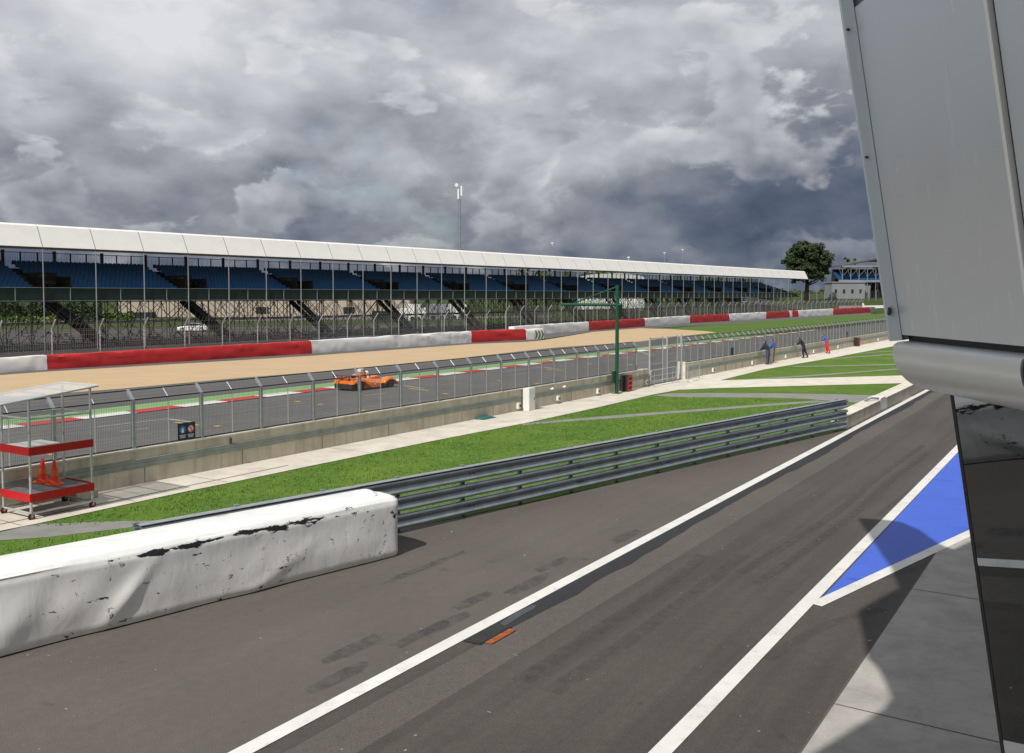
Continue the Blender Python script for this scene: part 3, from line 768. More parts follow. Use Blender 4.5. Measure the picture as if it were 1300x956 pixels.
# local x along the wall (to the right), local y towards the track
LEN=along(near,E,117.5); WID=1.22
def tubeo(name,pts,r=.027,mat='galv_pale',par=ct,n=10):
    m=MB(); m.tube(pts,r,n); return m.build(name,M[mat],par,smooth_angle=50)
ztop_f,ztop_b=3.00,3.32
for (x,y) in ((0,0),(LEN,0),(0,WID),(LEN,WID)):
    zt=2.92+.10*x
    tubeo('leg',[(x,y,.17),(x,y,zt)],.032)
    m=MB(); m.tube([(x,y-.025,.08),(x,y+.025,.08)],.08,16); w=m.build('castor',M['black'],ct,smooth_angle=40)
    m=MB(); m.tube([(x,y-.031,.08),(x,y+.031,.08)],.045,12); m.build('wheel_hub',M['red_sheet'],w)
    m=MB(); m.box2((x-.02,y-.05,.08),(x+.02,y-.037,.2)); m.box2((x-.02,y+.037,.08),(x+.02,y+.05,.2)); m.box2((x-.03,y-.05,.2),(x+.03,y+.05,.215)); m.build('fork',M['galv'],w)
for z in (.16,2.44):
    tubeo('rail',[(0,0,z),(LEN,0,z)]); tubeo('rail',[(0,WID,z),(LEN,WID,z)]); tubeo('rail',[(0,0,z),(0,WID,z)]); tubeo('rail',[(LEN,0,z),(LEN,WID,z)])
def zpy(py,d=0): return H-(py-HZ)/F*near.y   # height at the stand's near corner
zb0,zb1=.44,.64; zc0,zc1=1.56,1.76
for (a,b) in ((zb0,zb1),(zc0,zc1)):
    for (p,q) in (((-.035,-.04),(LEN+.035,-.036)),((-.04,-.035),(-.036,WID+.035)),((LEN+.036,-.035),(LEN+.04,WID+.035))):
        if a>1.5 and p[0]>1: continue
        m=MB(); m.box2((p[0],p[1],a),(q[0],q[1]+(.0 if q[1]>0 else 0),b)); m.build('red_band',M['red_sheet'],ct)
m=MB(); m.box2((.0,.0,.58),(LEN,WID,.61)); m.build('floor_board',M['ply'],ct)
m=MB(); m.box2((.04,.3,1.70),(LEN*.6,WID-.04,1.73)); m.build('desk_board',M['white_box'],ct)
m=MB(); m.box2((.04,WID-.06,1.77),(LEN-.04,WID-.055,2.4)); m.build('clear_screen',M['screen'],ct)
# roof sheet: slopes
rzf=lambda x: 2.965+.10*x
m=MB(); m.add([(-1.6,-.2,rzf(-1.6)),(LEN+.16,-.2,rzf(LEN+.16)),(LEN+.16,WID+.25,rzf(LEN+.16)),(-1.6,WID+.25,rzf(-1.6))],[(0,1,2,3)]); ro=m.build('roof_sheet',M['poly'],ct,fixn=False)
ro.modifiers.new('s','SOLIDIFY').thickness=.012
for x in (-1.5,-.7,0,LEN*.33,LEN*.66,LEN+.1): tubeo('roof_bar',[(x,-.18,rzf(x)-.03),(x,WID+.22,rzf(x)-.03)],.018)
for y in (-.17,WID+.2): tubeo('roof_bar',[(-1.55,y,rzf(-1.55)-.03),(LEN+.12,y,rzf(LEN+.12)-.03)],.02)
m=MB(); m.box2((LEN+.12,.9,.02),(LEN+.75,1.25,.24)); o=m.build('concrete_block',M['wall_conc'],None,bevel=.02)
o.location=near; o.rotation_euler=(0,0,ct_rz); tag(o,'grey concrete ballast block on the walkway beside the wheeled stand','block')
def cone(label,lx,ly):
    p=G(lx,ly,.612)
    r=empty('traffic_cone',label,'cone',tuple(p),ct_rz,'orange traffic cones on the stand')
    m=MB(); pr=[(.155,.03),(.15,.045),(.12,.12),(.10,.22),(.075,.36),(.05,.50),(.035,.60),(.028,.625),(.0,.63)]
    n=20; vs=[(q*math.cos(2*math.pi*k/n),q*math.sin(2*math.pi*k/n),z) for q,z in pr for k in range(n)]
    m.add(vs,[(i*n+k,i*n+(k+1)%n,(i+1)*n+(k+1)%n,(i+1)*n+k) for i in range(len(pr)-1) for k in range(n)]); m.build('cone_body',M['cone'],r,smooth=True)
    m=MB(); pts=[(.2*math.copysign(abs(math.cos(a))**.5,math.cos(a)),.2*math.copysign(abs(math.sin(a))**.5,math.sin(a))) for a in [2*math.pi*(k+.5)/16 for k in range(16)]]; m.prism(pts,.0,.032); m.build('cone_base',M['cone_band'],r)
    m=MB(); n=20; pr=[(.104,.22),(.079,.36)]; vs=[((q+.003)*math.cos(2*math.pi*k/n),(q+.003)*math.sin(2*math.pi*k/n),z) for q,z in pr for k in range(n)]
    m.add(vs,[(k,(k+1)%n,n+(k+1)%n,n+k) for k in range(n)]); m.build('band',M['cone_band'],r,smooth=True,fixn=False)
cone('orange-red traffic cone on the lower deck of the stand, the left one of two',54.5,612)
cone('orange-red traffic cone on the lower deck of the stand, the right one of two',69.5,615)

# ------------------------------------------------------------------ white tyre block, guardrail, low kerb wall
a0,a1=G(0,836),G(509,705.2); eb=(a1-a0); Lb=eb.length; eb.normalize(); nb=Vector((-eb.y,eb.x,0))
HB=1.25; WB=1.36
x0=-30.0
ring=[(0.03,.02),(0,.10),(-.01,.45),(0,.85),(.0,1.08),(.03,1.18),(.10,HB-.01),(.22,HB+.005),(.6,HB+.02),(1.0,HB),(WB-.04,HB-.05),(WB,1.0),(WB,.02)]
def dens(r,k):
    out=[]
    for i in range(len(r)-1):
        for t in range(k): out.append((r[i][0]+(r[i+1][0]-r[i][0])*t/k, r[i][1]+(r[i+1][1]-r[i][1])*t/k))
    out.append(r[-1]); return out
rg=dens(ring,5); nr=len(rg); nxs=520
vs=[];fs=[]
for i in range(nxs+1):
    x=x0+(Lb-x0)*i/nxs
    endf=min(1,(Lb-x)/.14); rnd=math.sqrt(max(0,1-(1-endf)**2))
    for (y,z) in rg:
        face = max(0,min(1,(.12-y)/.12)) if z<1.17 else 0
        q=Vector((x*.5,z*1.0,0)); w=noise.noise(q*1.3)*.05+noise.noise(Vector((x*1.3+z*1.0,z*.8,4)))*.022+noise.noise(Vector((x*4,z*3,8)))*.006
        fold=0
        for (fx,fz,sl,am,wd) in ((1.9,.5,.9,.05,.15),(1.1,.6,.8,.03,.35),(4.6,.25,1.9,.02,.25),(0.2,.45,.6,.045,.3),(-2.5,.5,1.0,.06,.3)):
            d=((x-fx)-(z-fz)*sl)/wd; fold+=am*math.exp(-d*d)*math.exp(-((z-fz)/.42)**2)
        yy=y+face*(-fold+w*.75)
        top=1 if z>1.2 else 0
        zz=z+top*(noise.noise(Vector((x*.7,y*1.5,2)))*.03+noise.noise(Vector((x*3,y*4,5)))*.006)
        yc=WB/2; yy=yc+(yy-yc)*(.86+.14*rnd); 
        zz=zz-(1-rnd)*.06*top
        vs.append((x,yy,zz))
for i in range(nxs):
    for k in range(nr-1): fs.append((i*nr+k,i*nr+k+1,(i+1)*nr+k+1,(i+1)*nr+k))
fs.append(tuple(nxs*nr+k for k in range(nr))); fs.append(tuple(range(nr-1,-1,-1)))
tb=frame_empty('tyre_barrier','big white tyre barrier block in a torn peeling cover with black showing through','barrier',(a0.x,a0.y,0),eb)
m=MB(); m.add(vs,fs); m.build('cover',M['torn'],tb,smooth_angle=50)
m=MB(); m.box2((x0,.05,0),(Lb-.08,WB-.1,.02)); m.build('base_board',M['black'],tb)
# rolled flap of cover on top at the right end
m=MB(); n=18; fl=[]
for j in range(6):
    t=j/5
    for k in range(n):
        a=2*math.pi*k/n; fl.append((Lb-.42+.26*math.cos(a)*(1-.55*t), .66+.36*math.sin(a)*(1-.5*t), HB+.0+.075*math.sin(t*1.5)+.01*math.sin(a*3)))
m.loft([fl[i*n:(i+1)*n] for i in range(6)]); m.build('folded_flap',M['torn'],tb,smooth=True)

# armco: three double-ridged beams on posts
r0,r1=G(506,677),G(1073,546); er=(r1-r0); Lr=er.length; er.normalize()
rail=frame_empty('guard_rail','grey three-beam steel guardrail curving off from the white block along the grass','guard rail',(r0.x,r0.y,0),er)
def wprof(z,yo=0):
    p=[(0,0),(-.035,.012),(-.085,.04),(-.09,.07),(-.07,.10),(-.025,.135),(-.012,.172),(-.025,.205),(-.07,.245),(-.09,.28),(-.085,.305),(-.035,.333),(0,.345)]
    q=[(y+yo,z+h) for y,h in p]; return q+[(y+.006,h) for y,h in reversed(q)]
XR0=along(r0,er,176,1.2)
npn=int(round((Lr-XR0)/4.0))
bl=(Lr-XR0)/npn
for b in range(3):
    z=.10+b*.395
    for k in range(npn):
        xa=XR0+k*bl; m=MB(); m.extr(wprof(z,-.004*(k%2)),xa,xa+bl+.06)
        m.build('beam',M['armco'],rail,smooth_angle=35)
pc=None
for k in range(int((Lr-XR0)/2.0)+1):
    x=XR0+k*2.0
    if k==int((Lr-XR0)/2.0): x=min(x,Lr-.1)
    if pc is None:
        m=MB(); m.box2((-.05,.09,0),(.05,.16,1.28)); m.box2((-.07,.005,.18),(.07,.09,.42)); m.box2((-.07,.005,.55),(.07,.09,.81)); m.box2((-.07,.005,.95),(.07,.09,1.2)); pc=m.build('rail_post',M['armco'],rail); pc.location=(x,0,0)
    else: child(pc,rail,(x,0,0))
m=MB(); m.extr([(-.085,1.242),(-.085,1.252),(.10,1.252),(.10,1.242)],XR0,Lr); m.build('top_plate',M['galv'],rail)
bt=None
for k in range(npn+1):
    for b in range(3):
        for zz in (.155,):
            for dx in (-.06,.06):
                x=XR0+k*bl+dx+.02
                if bt is None: m=MB(); m.cyl((0,0,0),.014,.02,8,'y'); bt=m.build('bolt',M['dark_metal'],rail); bt.location=(x,-.03,.10+b*.395+zz+.017)
                elif x<Lr: child(bt,rail,(x,-.03,.10+b*.395+zz+.017))
m=MB()
# grass and litter collecting under the rail
k0,k1=G(1075,545.5),G(1183,488.5); ek=(k1-k0).normalized(); Lk=(k1-k0).length
kw=frame_empty('kerb_wall','low cream concrete wall between the grass and the pit lane, beyond the guardrail','wall',(k0.x,k0.y,0),ek)
gap=along(k0,ek,1118); gap2=along(k0,ek,1125)
for (a,b) in ((0,gap),(gap2,Lk+40)):
    m=MB(); m.extr([(0,0),(0.02,.50),(.62,.52),(.64,0)],a,b); m.build('concrete_section',M['wall_conc'],kw,bevel=.01)
    m=MB(); m.extr([(-.01,.524),(-.01,.555),(.66,.555),(.66,.524)],a,b); m.build('coping',M['wall_top'],kw)
m=MB(); m.box2((gap+.06,.02,0),(gap2-.06,.6,.62)); m.build('upright_block',M['white_box'],kw,bevel=.02)
m=MB(); m.tube([(gap-1.1,.5,.58),(gap-.6,.3,.68),(gap-.05,.1,.62)],.05,8); m.build('cable_cover',M['galv'],kw)
# drain
dq=lambda p: (G(*p)-Lo)
ra,rb=dq((604,814)),dq((634,796.5)); mid_=Lo+E*((ra.dot(E)+rb.dot(E))/2)
dr=frame_empty('drain_grate','iron gully grate with a rusty red edge strip beside the white line','drain',(mid_.x,mid_.y,.0125),E)
hl=abs(rb.dot(E)-ra.dot(E))/2
m=MB(); m.box2((-hl-.12,-.47,0),(hl+.10,-.135,.006)); m.build('frame',M['black'],dr)
for i in range(16):
    t0=-hl-.1+i*(2*hl+.18)/16; m=MB(); m.box2((t0,-.45,.0065),(t0+.028,-.15,.014)); m.build('bar',M['iron'],dr)
m=MB(); m.box2((-hl,-.60,0),(hl,-.475,.010)); m.build('rusty_plate',M['rust'],dr)
# ------------------------------------------------------------------ far barriers
def barrier_run(label_name,pts,segs,tops,thick=.9):
    """pts: survey base polyline; segs: (px0,px1,colour,label)"""
    def basept(p):
        for i in range(len(pts)-1):
            if pts[i][0]<=p<=pts[i+1][0] or i==len(pts)-2 or (i==0 and p<pts[0][0]):
                if p<=pts[i+1][0] or i==len(pts)-2:
                    # intersect camera ray plane with the straight ground segment
                    A=G(*pts[i]);B=G(*pts[i+1]); e=(B-A).normalized(); return A+e*along(A,e,p)
    def hgt(p):
        for i in range(len(tops)-1):
            if p<=tops[i+1][0]: break
        a,b=tops[i],tops[i+1]; return a[1]+(b[1]-a[1])*(p-a[0])/(b[0]-a[0])
    for (p0,p1,colr,label) in segs:
        a=basept(p0)
        n=max(3,int(abs(p1-p0)/ (6 if p1<400 else 3)))
        P=[basept(p0+(p1-p0)*i/n) for i in range(n+1)]
        root=empty('tyre_barrier',label,'barrier',(a.x,a.y,0),0,'covered tyre barriers along the far side of the track')
        vs=[];fs=[]; sub=4; PP=[]
        for i in range(n):
            for k in range(sub): PP.append((P[i].lerp(P[i+1],k/sub), hgt(p0+(p1-p0)*(i+k/sub)/n)))
        PP.append((P[-1],hgt(p1)))
        prof=[(0,0),(-.03,.3),(.0,.6),(0,.85),(.06,1.0),(.5,1.02),(thick,.98),(thick,0)]
        nr=len(prof)
        for i,(q,h) in enumerate(PP):
            d=(PP[min(i+1,len(PP)-1)][0]-PP[max(i-1,0)][0]).normalized(); nn=Vector((-d.y,d.x,0))
            for j,(y,z) in enumerate(prof):
                s_=q.x*.9+q.y*.9
                w=(noise.noise(Vector((s_*.35+z*1.5,z*1.4,3)))*.11+noise.noise(Vector((s_*1.1,z*3,7)))*.04) if 0<j<4 else 0
                hh=h*(1+.05*noise.noise(Vector((s_*.4,0,1))))
                v=q+nn*(y+w); vs.append((v.x-a.x,v.y-a.y,z*hh))
        for i in range(len(PP)-1):
            for j in range(nr-1): fs.append((i*nr+j,i*nr+j+1,(i+1)*nr+j+1,(i+1)*nr+j))
        fs.append(tuple(range(nr))); fs.append(tuple((len(PP)-1)*nr+j for j in reversed(range(nr))))
        m=MB(); m.add(vs,fs); m.build('cover',M[colr],root,smooth_angle=55)
    return basept
bpA=barrier_run('A',[(0,473.5),(61,469.5),(330,452.9),(396,449),(599,435),(690,430.3)],
 [(-220,60.3,'tarp_far_white','white covered barrier section at the left end beside the longest red one'),
  (61,395.5,'tarp_red','longest red covered barrier section, wrinkled, below the left of the grandstand'),
  (396.3,598.5,'tarp_white','long white covered barrier section between the two red ones, behind the orange car'),
  (599.3,667.5,'tarp_red','short red covered barrier section at the end of the near run'),
  (668.3,690,'tarp_far_white','short white barrier end block with a green chevron mark, beside a red section')],
 [(-220,1.0),(0,1.02),(300,1.12),(600,1.3),(690,1.3)])
bpB=barrier_run('B',[(640,427.5),(748,419.8),(818,414.5),(877,410.2),(926,407.5),(1002,403.0),(1106,397)],
 [(653,747.5,'tarp_far_white','white covered barrier section starting behind the chevron block'),
  (748.2,818.6,'tarp_red','red covered barrier section right behind the green gantry pole'),
  (819.4,876,'tarp_far_white','white covered barrier section right of the gantry, between two red ones'),
  (876.8,925.7,'tarp_red','red covered barrier section beyond the tip of the gravel trap'),
  (926.4,972.5,'tarp_far_white','white covered barrier section in the middle of the far run, above the mown grass'),
  (973,1002.3,'tarp_red','small red covered barrier section left of the narrow white gap'),
  (1002.7,1005.8,'tarp_far_white','narrowest white barrier piece between two small red ones'),
  (1006.2,1013.5,'tarp_red','smallest red barrier piece right of the narrow white gap'),
  (1014,1057.5,'tarp_far_white','white covered barrier section below the big oak tree'),
  (1058,1105,'tarp_red','red covered barrier section at the far end, below the two marshals'),
  (1105.6,1111,'grey_wall','small grey end block of the far barrier run')],
 [(653,1.25),(748,1.35),(926,1.45),(1106,1.75)])
# green chevron mark on the end block
P=bpA(681); P2=bpA(690); d=(P2-P).normalized(); n_=Vector((d.y,-d.x,0))
ch=[o for o in COL.objects if o.get('label','').startswith('short white barrier end block')][0]
m=MB(); base=P+n_*.20-Vector(ch.location)
for k in range(3):
    q=base+d*(k*.55-.5)
    w=d*.25; u=Vector((0,0,.55)); s_=d*.3
    m.add([q+Vector((0,0,.08)),q+w+Vector((0,0,.08)),q+w+s_+u,q+s_+u],[(0,1,2,3)]); m.add([q+s_+u,q+w+s_+u,q+w+u*2,q+u*2],[(0,1,2,3)])
m.build('chevron_mark',M['green_paint'],ch,fixn=False)
# the low white wall beyond the far end
Y_=300; fa=D(1066,378,Y_); fb_=D(1200,378,312)
w=empty('far_wall','low white barrier wall behind the far red section, below the second grandstand','wall',(fa.x,Y_,0))
m=MB(); m.bar((0,0,1.15),(fb_.x-fa.x,12,1.45),.5,1.7); m.build('wall_panel',M['tarp_far_white'],w)

# ------------------------------------------------------------------ catch fences behind the barriers
def catchfence(label,bp,pxs,off,h=3.6,colour='galv'):
    root=empty('catch_fence',label,'fence',tuple(bp(pxs[0])),0)
    o=Vector(root.location); Q=[]
    for i,p in enumerate(pxs):
        a=bp(p); b=bp(p+3); d=(b-a).normalized(); nn=Vector((-d.y,d.x,0)); Q.append((a+nn*off-o,d,nn))
    pm=None
    for q,d,nn in Q:
        if pm is None:
            m=MB(); m.tube([(0,0,0),(0,0,h-.75),(0,-.62,h)],.055,6); pm=m.build('post',M['galv_pale'],root)
            pm.location=q; pm.rotation_euler=(0,0,math.atan2(d.y,d.x))
        else: c=child(pm,root,q,math.atan2(d.y,d.x))
    m=MB(); r=.012
    for i in range(len(Q)-1):
        a,d,nn=Q[i]; b=Q[i+1][0]; Ln=(b-a).length; k=max(2,int(Ln/.17))
        for j in range(k):
            t=j/k; q=a.lerp(b,t); m.bar(q+Vector((0,0,.6)),q+Vector((0,0,h-.75)),r*2); 
            if j%2==0: m.bar(q+Vector((0,0,h-.75)),q-nn*.62+Vector((0,0,h)),r*2,r*2,(1,0,0))
        for z in [.9+.3*i_ for i_ in range(int((h-1.5)/.3))]+[h-.75]: m.bar(a+Vector((0,0,z)),b+Vector((0,0,z)),r*2.2)
    m.build('wire_mesh',M['wire'],root,fixn=False)
def pxseries(x0,x1,first,vp):
    out=[];p=x0
    k=(vp-x0)/first-1
    n=0
    while True:
        p=vp-(vp-x0)*k/(k+n)
        if p>x1: break
        out.append(p); n+=1
    return out
catchfence('tall mesh catch fence with cranked posts behind the near run of barriers',bpA,[-190,-120,-55]+pxseries(12.7,640,67,1500),1.6)
catchfence('tall mesh catch fence with cranked posts behind the far run of barriers',bpB,pxseries(655,1104,18.5,1500),1.6,4.0)

# ------------------------------------------------------------------ the grandstand
EG=vpdir(1520); O0=G(57,445.5)
S_=O0.y/20.9/EG.y              # bay length
gs=frame_empty('grandstand','very long open grandstand of blue seats under a white fabric roof, on scaffolding','grandstand',tuple(O0),EG)
def gx_(p,z=0): return along(O0,EG,p,z)
NB0,NB1=-5,41
XE=gx_(1003,10)
ZR=10.05
xroof=lambda n: n*S_
# roof panels
pan=None
prof=[(-.05,ZR),(.2,ZR+.5),(.95,ZR+2.05),(1.25,ZR+2.22),(3.5,ZR+2.2),(6.5,ZR+1.5),(9.6,ZR+.25)]
m=MB(); vs=[(x,y,z) for x in (.035,S_-.035) for y,z in prof]; k=len(prof)
m.add(vs,[(i,i+1,k+i+1,k+i) for i in range(k-1)])
pan=m.build('roof_panel',M['roof_white'],gs,fixn=False); pan.modifiers.new('s','SOLIDIFY').thickness=.05
m=MB(); vs=[(x,y-.004 if y<3 else y,z-.03) for x in (-.045,.045) for y,z in prof]; m.add(vs,[(i,i+1,k+i+1,k+i) for i in range(k-1)]); rib=m.build('roof_rib',M['column'],gs,fixn=False); rib.modifiers.new('s','SOLIDIFY').thickness=.06
m=MB(); m.box2((0,-.02,ZR-.16),(S_,.14,ZR-.02)); gut=m.build('gutter',M['roof_under'],gs)
col_=MB(); col_.tube([(0,0,0),(0,0,ZR-.16)],.055,8); col_=col_.build('column',M['column'],gs)
m=MB(); m.box2((-.13,-.13,0),(.13,.13,2.25)); rc=m.build('rear_column',M['rear_steel'],gs)
m=MB(); m.box2((-.05,-.05,0),(.05,.05,1.75)); rp=m.build('rear_post',M['rear_steel'],gs)
m=MB()
for i in range(30): m.bar((i*S_/30,8.75,8.2),(i*S_/30,8.75,9.9),.022)
m.bar((0,8.75,9.9),(S_,8.75,9.9),.07); rr=m.build('rear_railing',M['scaffold'],gs,fixn=False)
ZT,ZB=6.15,4.9
m=MB(); m.box2((.04,.02,ZB),(S_/2-.04,.06,ZT-.03)); gp=m.build('parapet_panel',M['green_panel'],gs)
m=MB(); m.box2((-.03,-.03,ZB-.1),(.03,.02,ZT)); m.box2((0,-.04,ZT-.02),(S_/2,.02,ZT+.03)); m.box2((0,-.04,ZB-.06),(S_/2,.02,ZB-.02)); pp_=m.build('parapet_post',M['column'],gs)
# scaffolding per bay
def scaff(seed):
    rnd=random.Random(seed); m=MB(); r=.055
    for y in (0.1,2.6,5.2,7.8):
        for x in (0,S_/2):
            if y==.1 and x==0: continue
            zt=ZB if y<1 else 5.0+.41*(y-1)
            m.bar((x,y,0),(x,y,zt),r*1.3)
        for z in (.45,2.55,4.75): m.bar((0,y,z),(S_,y,z),r)
        if y>3:
            zt=4.6+.41*(y-1); m.bar((0,y,zt),(S_,y,zt),r*2)
    for y in (.1,2.6,5.2,7.8):
        for h in (0,1):
            x0=h*S_/2
            if rnd.random()<.8:
                a,b=(2.55,4.75); 
                if rnd.random()<.5: a,b=b,a
                m.bar((x0,y,a),(x0+S_/2,y,b),r*.9)
                if rnd.random()<.6: m.bar((x0,y,b),(x0+S_/2,y,a),r*.9)
            if rnd.random()<.55:
                a,b=(.45,2.55)
                if rnd.random()<.5: a,b=b,a
                m.bar((x0,y,a),(x0+S_/2,y,b),r*.9)
    for x in (0,S_/2):
        for z in (.45,2.55,4.75): m.bar((x,.1,z),(x,7.8,z),r)
        m.bar((x,.1,4.8),(x,8.7,8.2),.09,.14); m.bar((x,2.6,.4),(x,5.2,4.7),r); m.bar((x,7.8,.4),(x,5.2,4.7),r)
    return m
sc=[scaff(s_).build('scaffold_frame',M['scaffold'],gs,fixn=False) for s_ in range(4)]
# terrace: stepped deck, cut by stairwells every third bay
RISE,TR=.325,.78
def rowz(r): return 5.25+RISE*r
stairs_n=[.38+2.98*k for k in range(-2,13)]
def blocked(x,y):
    for sn in stairs_n:
        xs0=sn*S_
        if -1.2<x-xs0<1.6 and y<4.6: return True
        # aisle beside the stairwell, running up to the back
        if -2.1<x-xs0<-1.1: return True
    return False
x0g,x1g=NB0*S_,XE
m=MB()
def stepbox(xa,xb,r): m.box2((xa,.5+TR*r,rowz(r)-.12),(xb,.5+TR*(r+1),rowz(r)+ .0)); m.box2((xa,.5+TR*r-.02,rowz(r)-RISE),(xb,.5+TR*r+.03,rowz(r)-.005))
edges=[x0g]
for sn in stairs_n: edges += [sn*S_-1.2, sn*S_+1.6]
edges.append(x1g)
for i in range(0,len(edges)-1,2):
    for r in range(10): stepbox(edges[i],edges[i+1],r)
for sn in stairs_n:
    if sn*S_+1.6<x1g:
        for r in range(5,10): stepbox(sn*S_-1.2,sn*S_+1.6,r)
m.build('terrace',M['terrace'],gs,fixn=False)
def seatmesh():
    m=MB(); m.box2((-.23,0,.40),(.23,.38,.45)); m.box2((-.235,.36,.42),(.235,.42,.76)); m.box2((-.18,.36,.76),(.18,.41,.84)); return m
spots=[]
for r in range(10):
    x=x0g+.3
    while x<x1g-.2:
        y=.5+TR*r
        if not blocked(x,y): spots.append((x,y+.25,rowz(r),r))
        x+=.5
def vis(s_):
    p=O0+EG*s_[0]+Vector((-EG.y,EG.x,0))*s_[1]
    k=F*p.x/p.y+CX
    return -5<k<1300
spots_v=[s_ for s_ in spots]
cand=sorted([s_ for s_ in spots if vis(s_) and s_[3]>=1],key=lambda s_:(O0+EG*s_[0]).length + (9-s_[3])*1.2)
top=set(cand[:96])
s0=None
for s_ in cand[:96]:
    if s0 is None: s0=seatmesh().build('seat',M['seat'],gs); s0.location=s_[:3]
    else: child(s0,gs,s_[:3])
m=MB(); proto=seatmesh()
for s_ in spots:
    if s_ in top: continue
    x,y,z,r=s_
    m.add([(vx+x,vy+y,vz+z) for vx,vy,vz in proto.v],proto.f)
o=m.build('seats',M['seat'],gs,fixn=False); o['kind']='stuff'
# stairwell boxes, aisles and access stairs
m=MB()
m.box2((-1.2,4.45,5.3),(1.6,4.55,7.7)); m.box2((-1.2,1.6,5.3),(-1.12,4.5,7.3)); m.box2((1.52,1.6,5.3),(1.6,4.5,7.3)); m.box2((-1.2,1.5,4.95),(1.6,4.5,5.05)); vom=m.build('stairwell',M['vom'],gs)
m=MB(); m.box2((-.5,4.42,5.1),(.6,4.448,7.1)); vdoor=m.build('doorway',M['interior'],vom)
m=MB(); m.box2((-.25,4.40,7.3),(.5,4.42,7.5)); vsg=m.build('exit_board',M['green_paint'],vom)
m=MB(); m.bar((0,2.8,4.8),(5.6,2.8,.5),.12,.62); m.bar((0,4.3,4.8),(5.6,4.3,.5),.12,.62)
for i in range(16): t=(i+.5)/16; m.box2((5.6*t-.17,2.8,4.9-4.3*t+.02),(5.6*t+.17,4.3,4.9-4.3*t+.06))
for y in (2.8,4.3):
    m.bar((0,y,5.9),(5.6,y,1.6),.05); 
    for i in range(7): t=i/6; m.bar((5.6*t,y,4.9-4.3*t),(5.6*t,y,5.9-4.3*t),.04)
m.box2((-1.6,2.4,4.86),(.1,4.6,4.98)); m.bar((-1.6,2.4,4.98),(-1.6,2.4,2.6),.08); m.bar((-1.6,2.4,2.6),(.1,2.4,4.9),.05)
acs=m.build('access_stair',M['dark_metal'],gs,fixn=False)
def place(o,x,first):
    if first: o.location=(x,0,0); return o
    return child(o,gs,(x,0,0))
for i,n in enumerate(range(NB0,NB1)):
    x=n*S_
    if i==0: pan.location=(x,0,0); gut.location=(x,0,0); rr.location=(x,0,0); rib.location=(x,0,0)
    else:
        child(pan,gs,(x,0,0)); child(gut,gs,(x,0,0)); child(rib,gs,(x,0,0))
        if x+S_<XE+3: child(rr,gs,(x,0,0))
    if x<XE:
        if i==0: col_.location=(x,-.06,0); rc.location=(x+.2,8.6,7.85)
        else: child(col_,gs,(x,-.06,0)); child(rc,gs,(x+.2,8.6,7.85))
        for h in (0,1):
            if i==0 and h==0: gp.location=(x,0,0); pp_.location=(x,0,0)
            else: child(gp,gs,(x+h*S_/2,0,0)); child(pp_,gs,(x+h*S_/2,0,0))
        if i<4: sc[i].location=(x,0,0)
        else: child(sc[(i*7)%4],gs,(x,0,0))
        for h in (1,2):
            if i==0 and h==1: rp.location=(x+.2+S_/3,8.6,8.2)
            else: child(rp,gs,(x+.2+h*S_/3,8.6,8.2))
for i,sn in enumerate(stairs_n):
    x=sn*S_
    if i==0: vom.location=(x,0,0); acs.location=(x,0,0)
    elif x<XE-3:
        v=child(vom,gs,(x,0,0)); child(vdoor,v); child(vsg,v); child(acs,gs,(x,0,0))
# white litter bags / blanket on the aisle steps seen in the nearer bays
# end slope of the seating at the far right
m=MB(); m.add([(XE,.0,6.3),(XE+9,0.2,5.0),(XE+9,2,5.0),(XE,8.5,9.0)],[(0,1,2,3)]); m.build('end_terrace',M['seat'],gs,fixn=False)
# mast and lamps beyond the roof
def mast(name,label,p,ytop,Y,r,head,group=None,cat='mast'):
    b=D(p,378,Y); t=D(p,ytop,Y); h=t.z
    e=empty(name,label,cat,(b.x,Y,0),0,group)
    m=MB(); m.tube([(0,0,0),(0,0,h)],[r,r*.6],8); m.build('pole',M['galv'],e)
    if head=='antenna':
        for dx in (-.25,.3): 
            m=MB(); m.box2((dx-.14,-.15,h-2.0+dx),(dx+.14,.15,h-.3+dx)); m.build('antenna',M['white_box'],e,bevel=.03)
        m=MB(); m.tube([(-.55,-.1,h+.15),(-.55,.12,h+.15)],.3,14); m.build('dish',M['white_box'],e)
        m=MB()
        for k in range(int(h/1.2)): m.bar((-.14,0,k*1.2),(.14,0,k*1.2),.03)
        m.bar((-.14,0,0),(-.14,0,h-2.2),.05); m.bar((.14,0,0),(.14,0,h-2.2),.05); m.build('ladder',M['dark_metal'],e)
    else:
        m=MB(); m.box2((-.32,-.25,h-.1),(.32,.25,h+.2)); m.box2((-.1,-.1,h-.6),(.1,.1,h-.1)); m.build('lamp_head',M['white_box'],e,bevel=.03)
mast('radio_mast','tall thin radio mast with white antennas behind the grandstand roof',584,236,160,.11,'antenna')
LG='lamp posts behind the grandstand roof'
for p,y,l in ((701,309,'lamp post behind the roof, leftmost of the four right of the radio mast'),(797.5,327,'shortest lamp post behind the roof, only its head showing above it'),(843,321,'lamp post behind the roof, left one of the close pair'),(866,317,'lamp post behind the roof, right and taller one of the close pair')):
    mast('lamp_post',l,p,y,230 if p<800 else 300,.12,'lamp',LG,'lamp post')
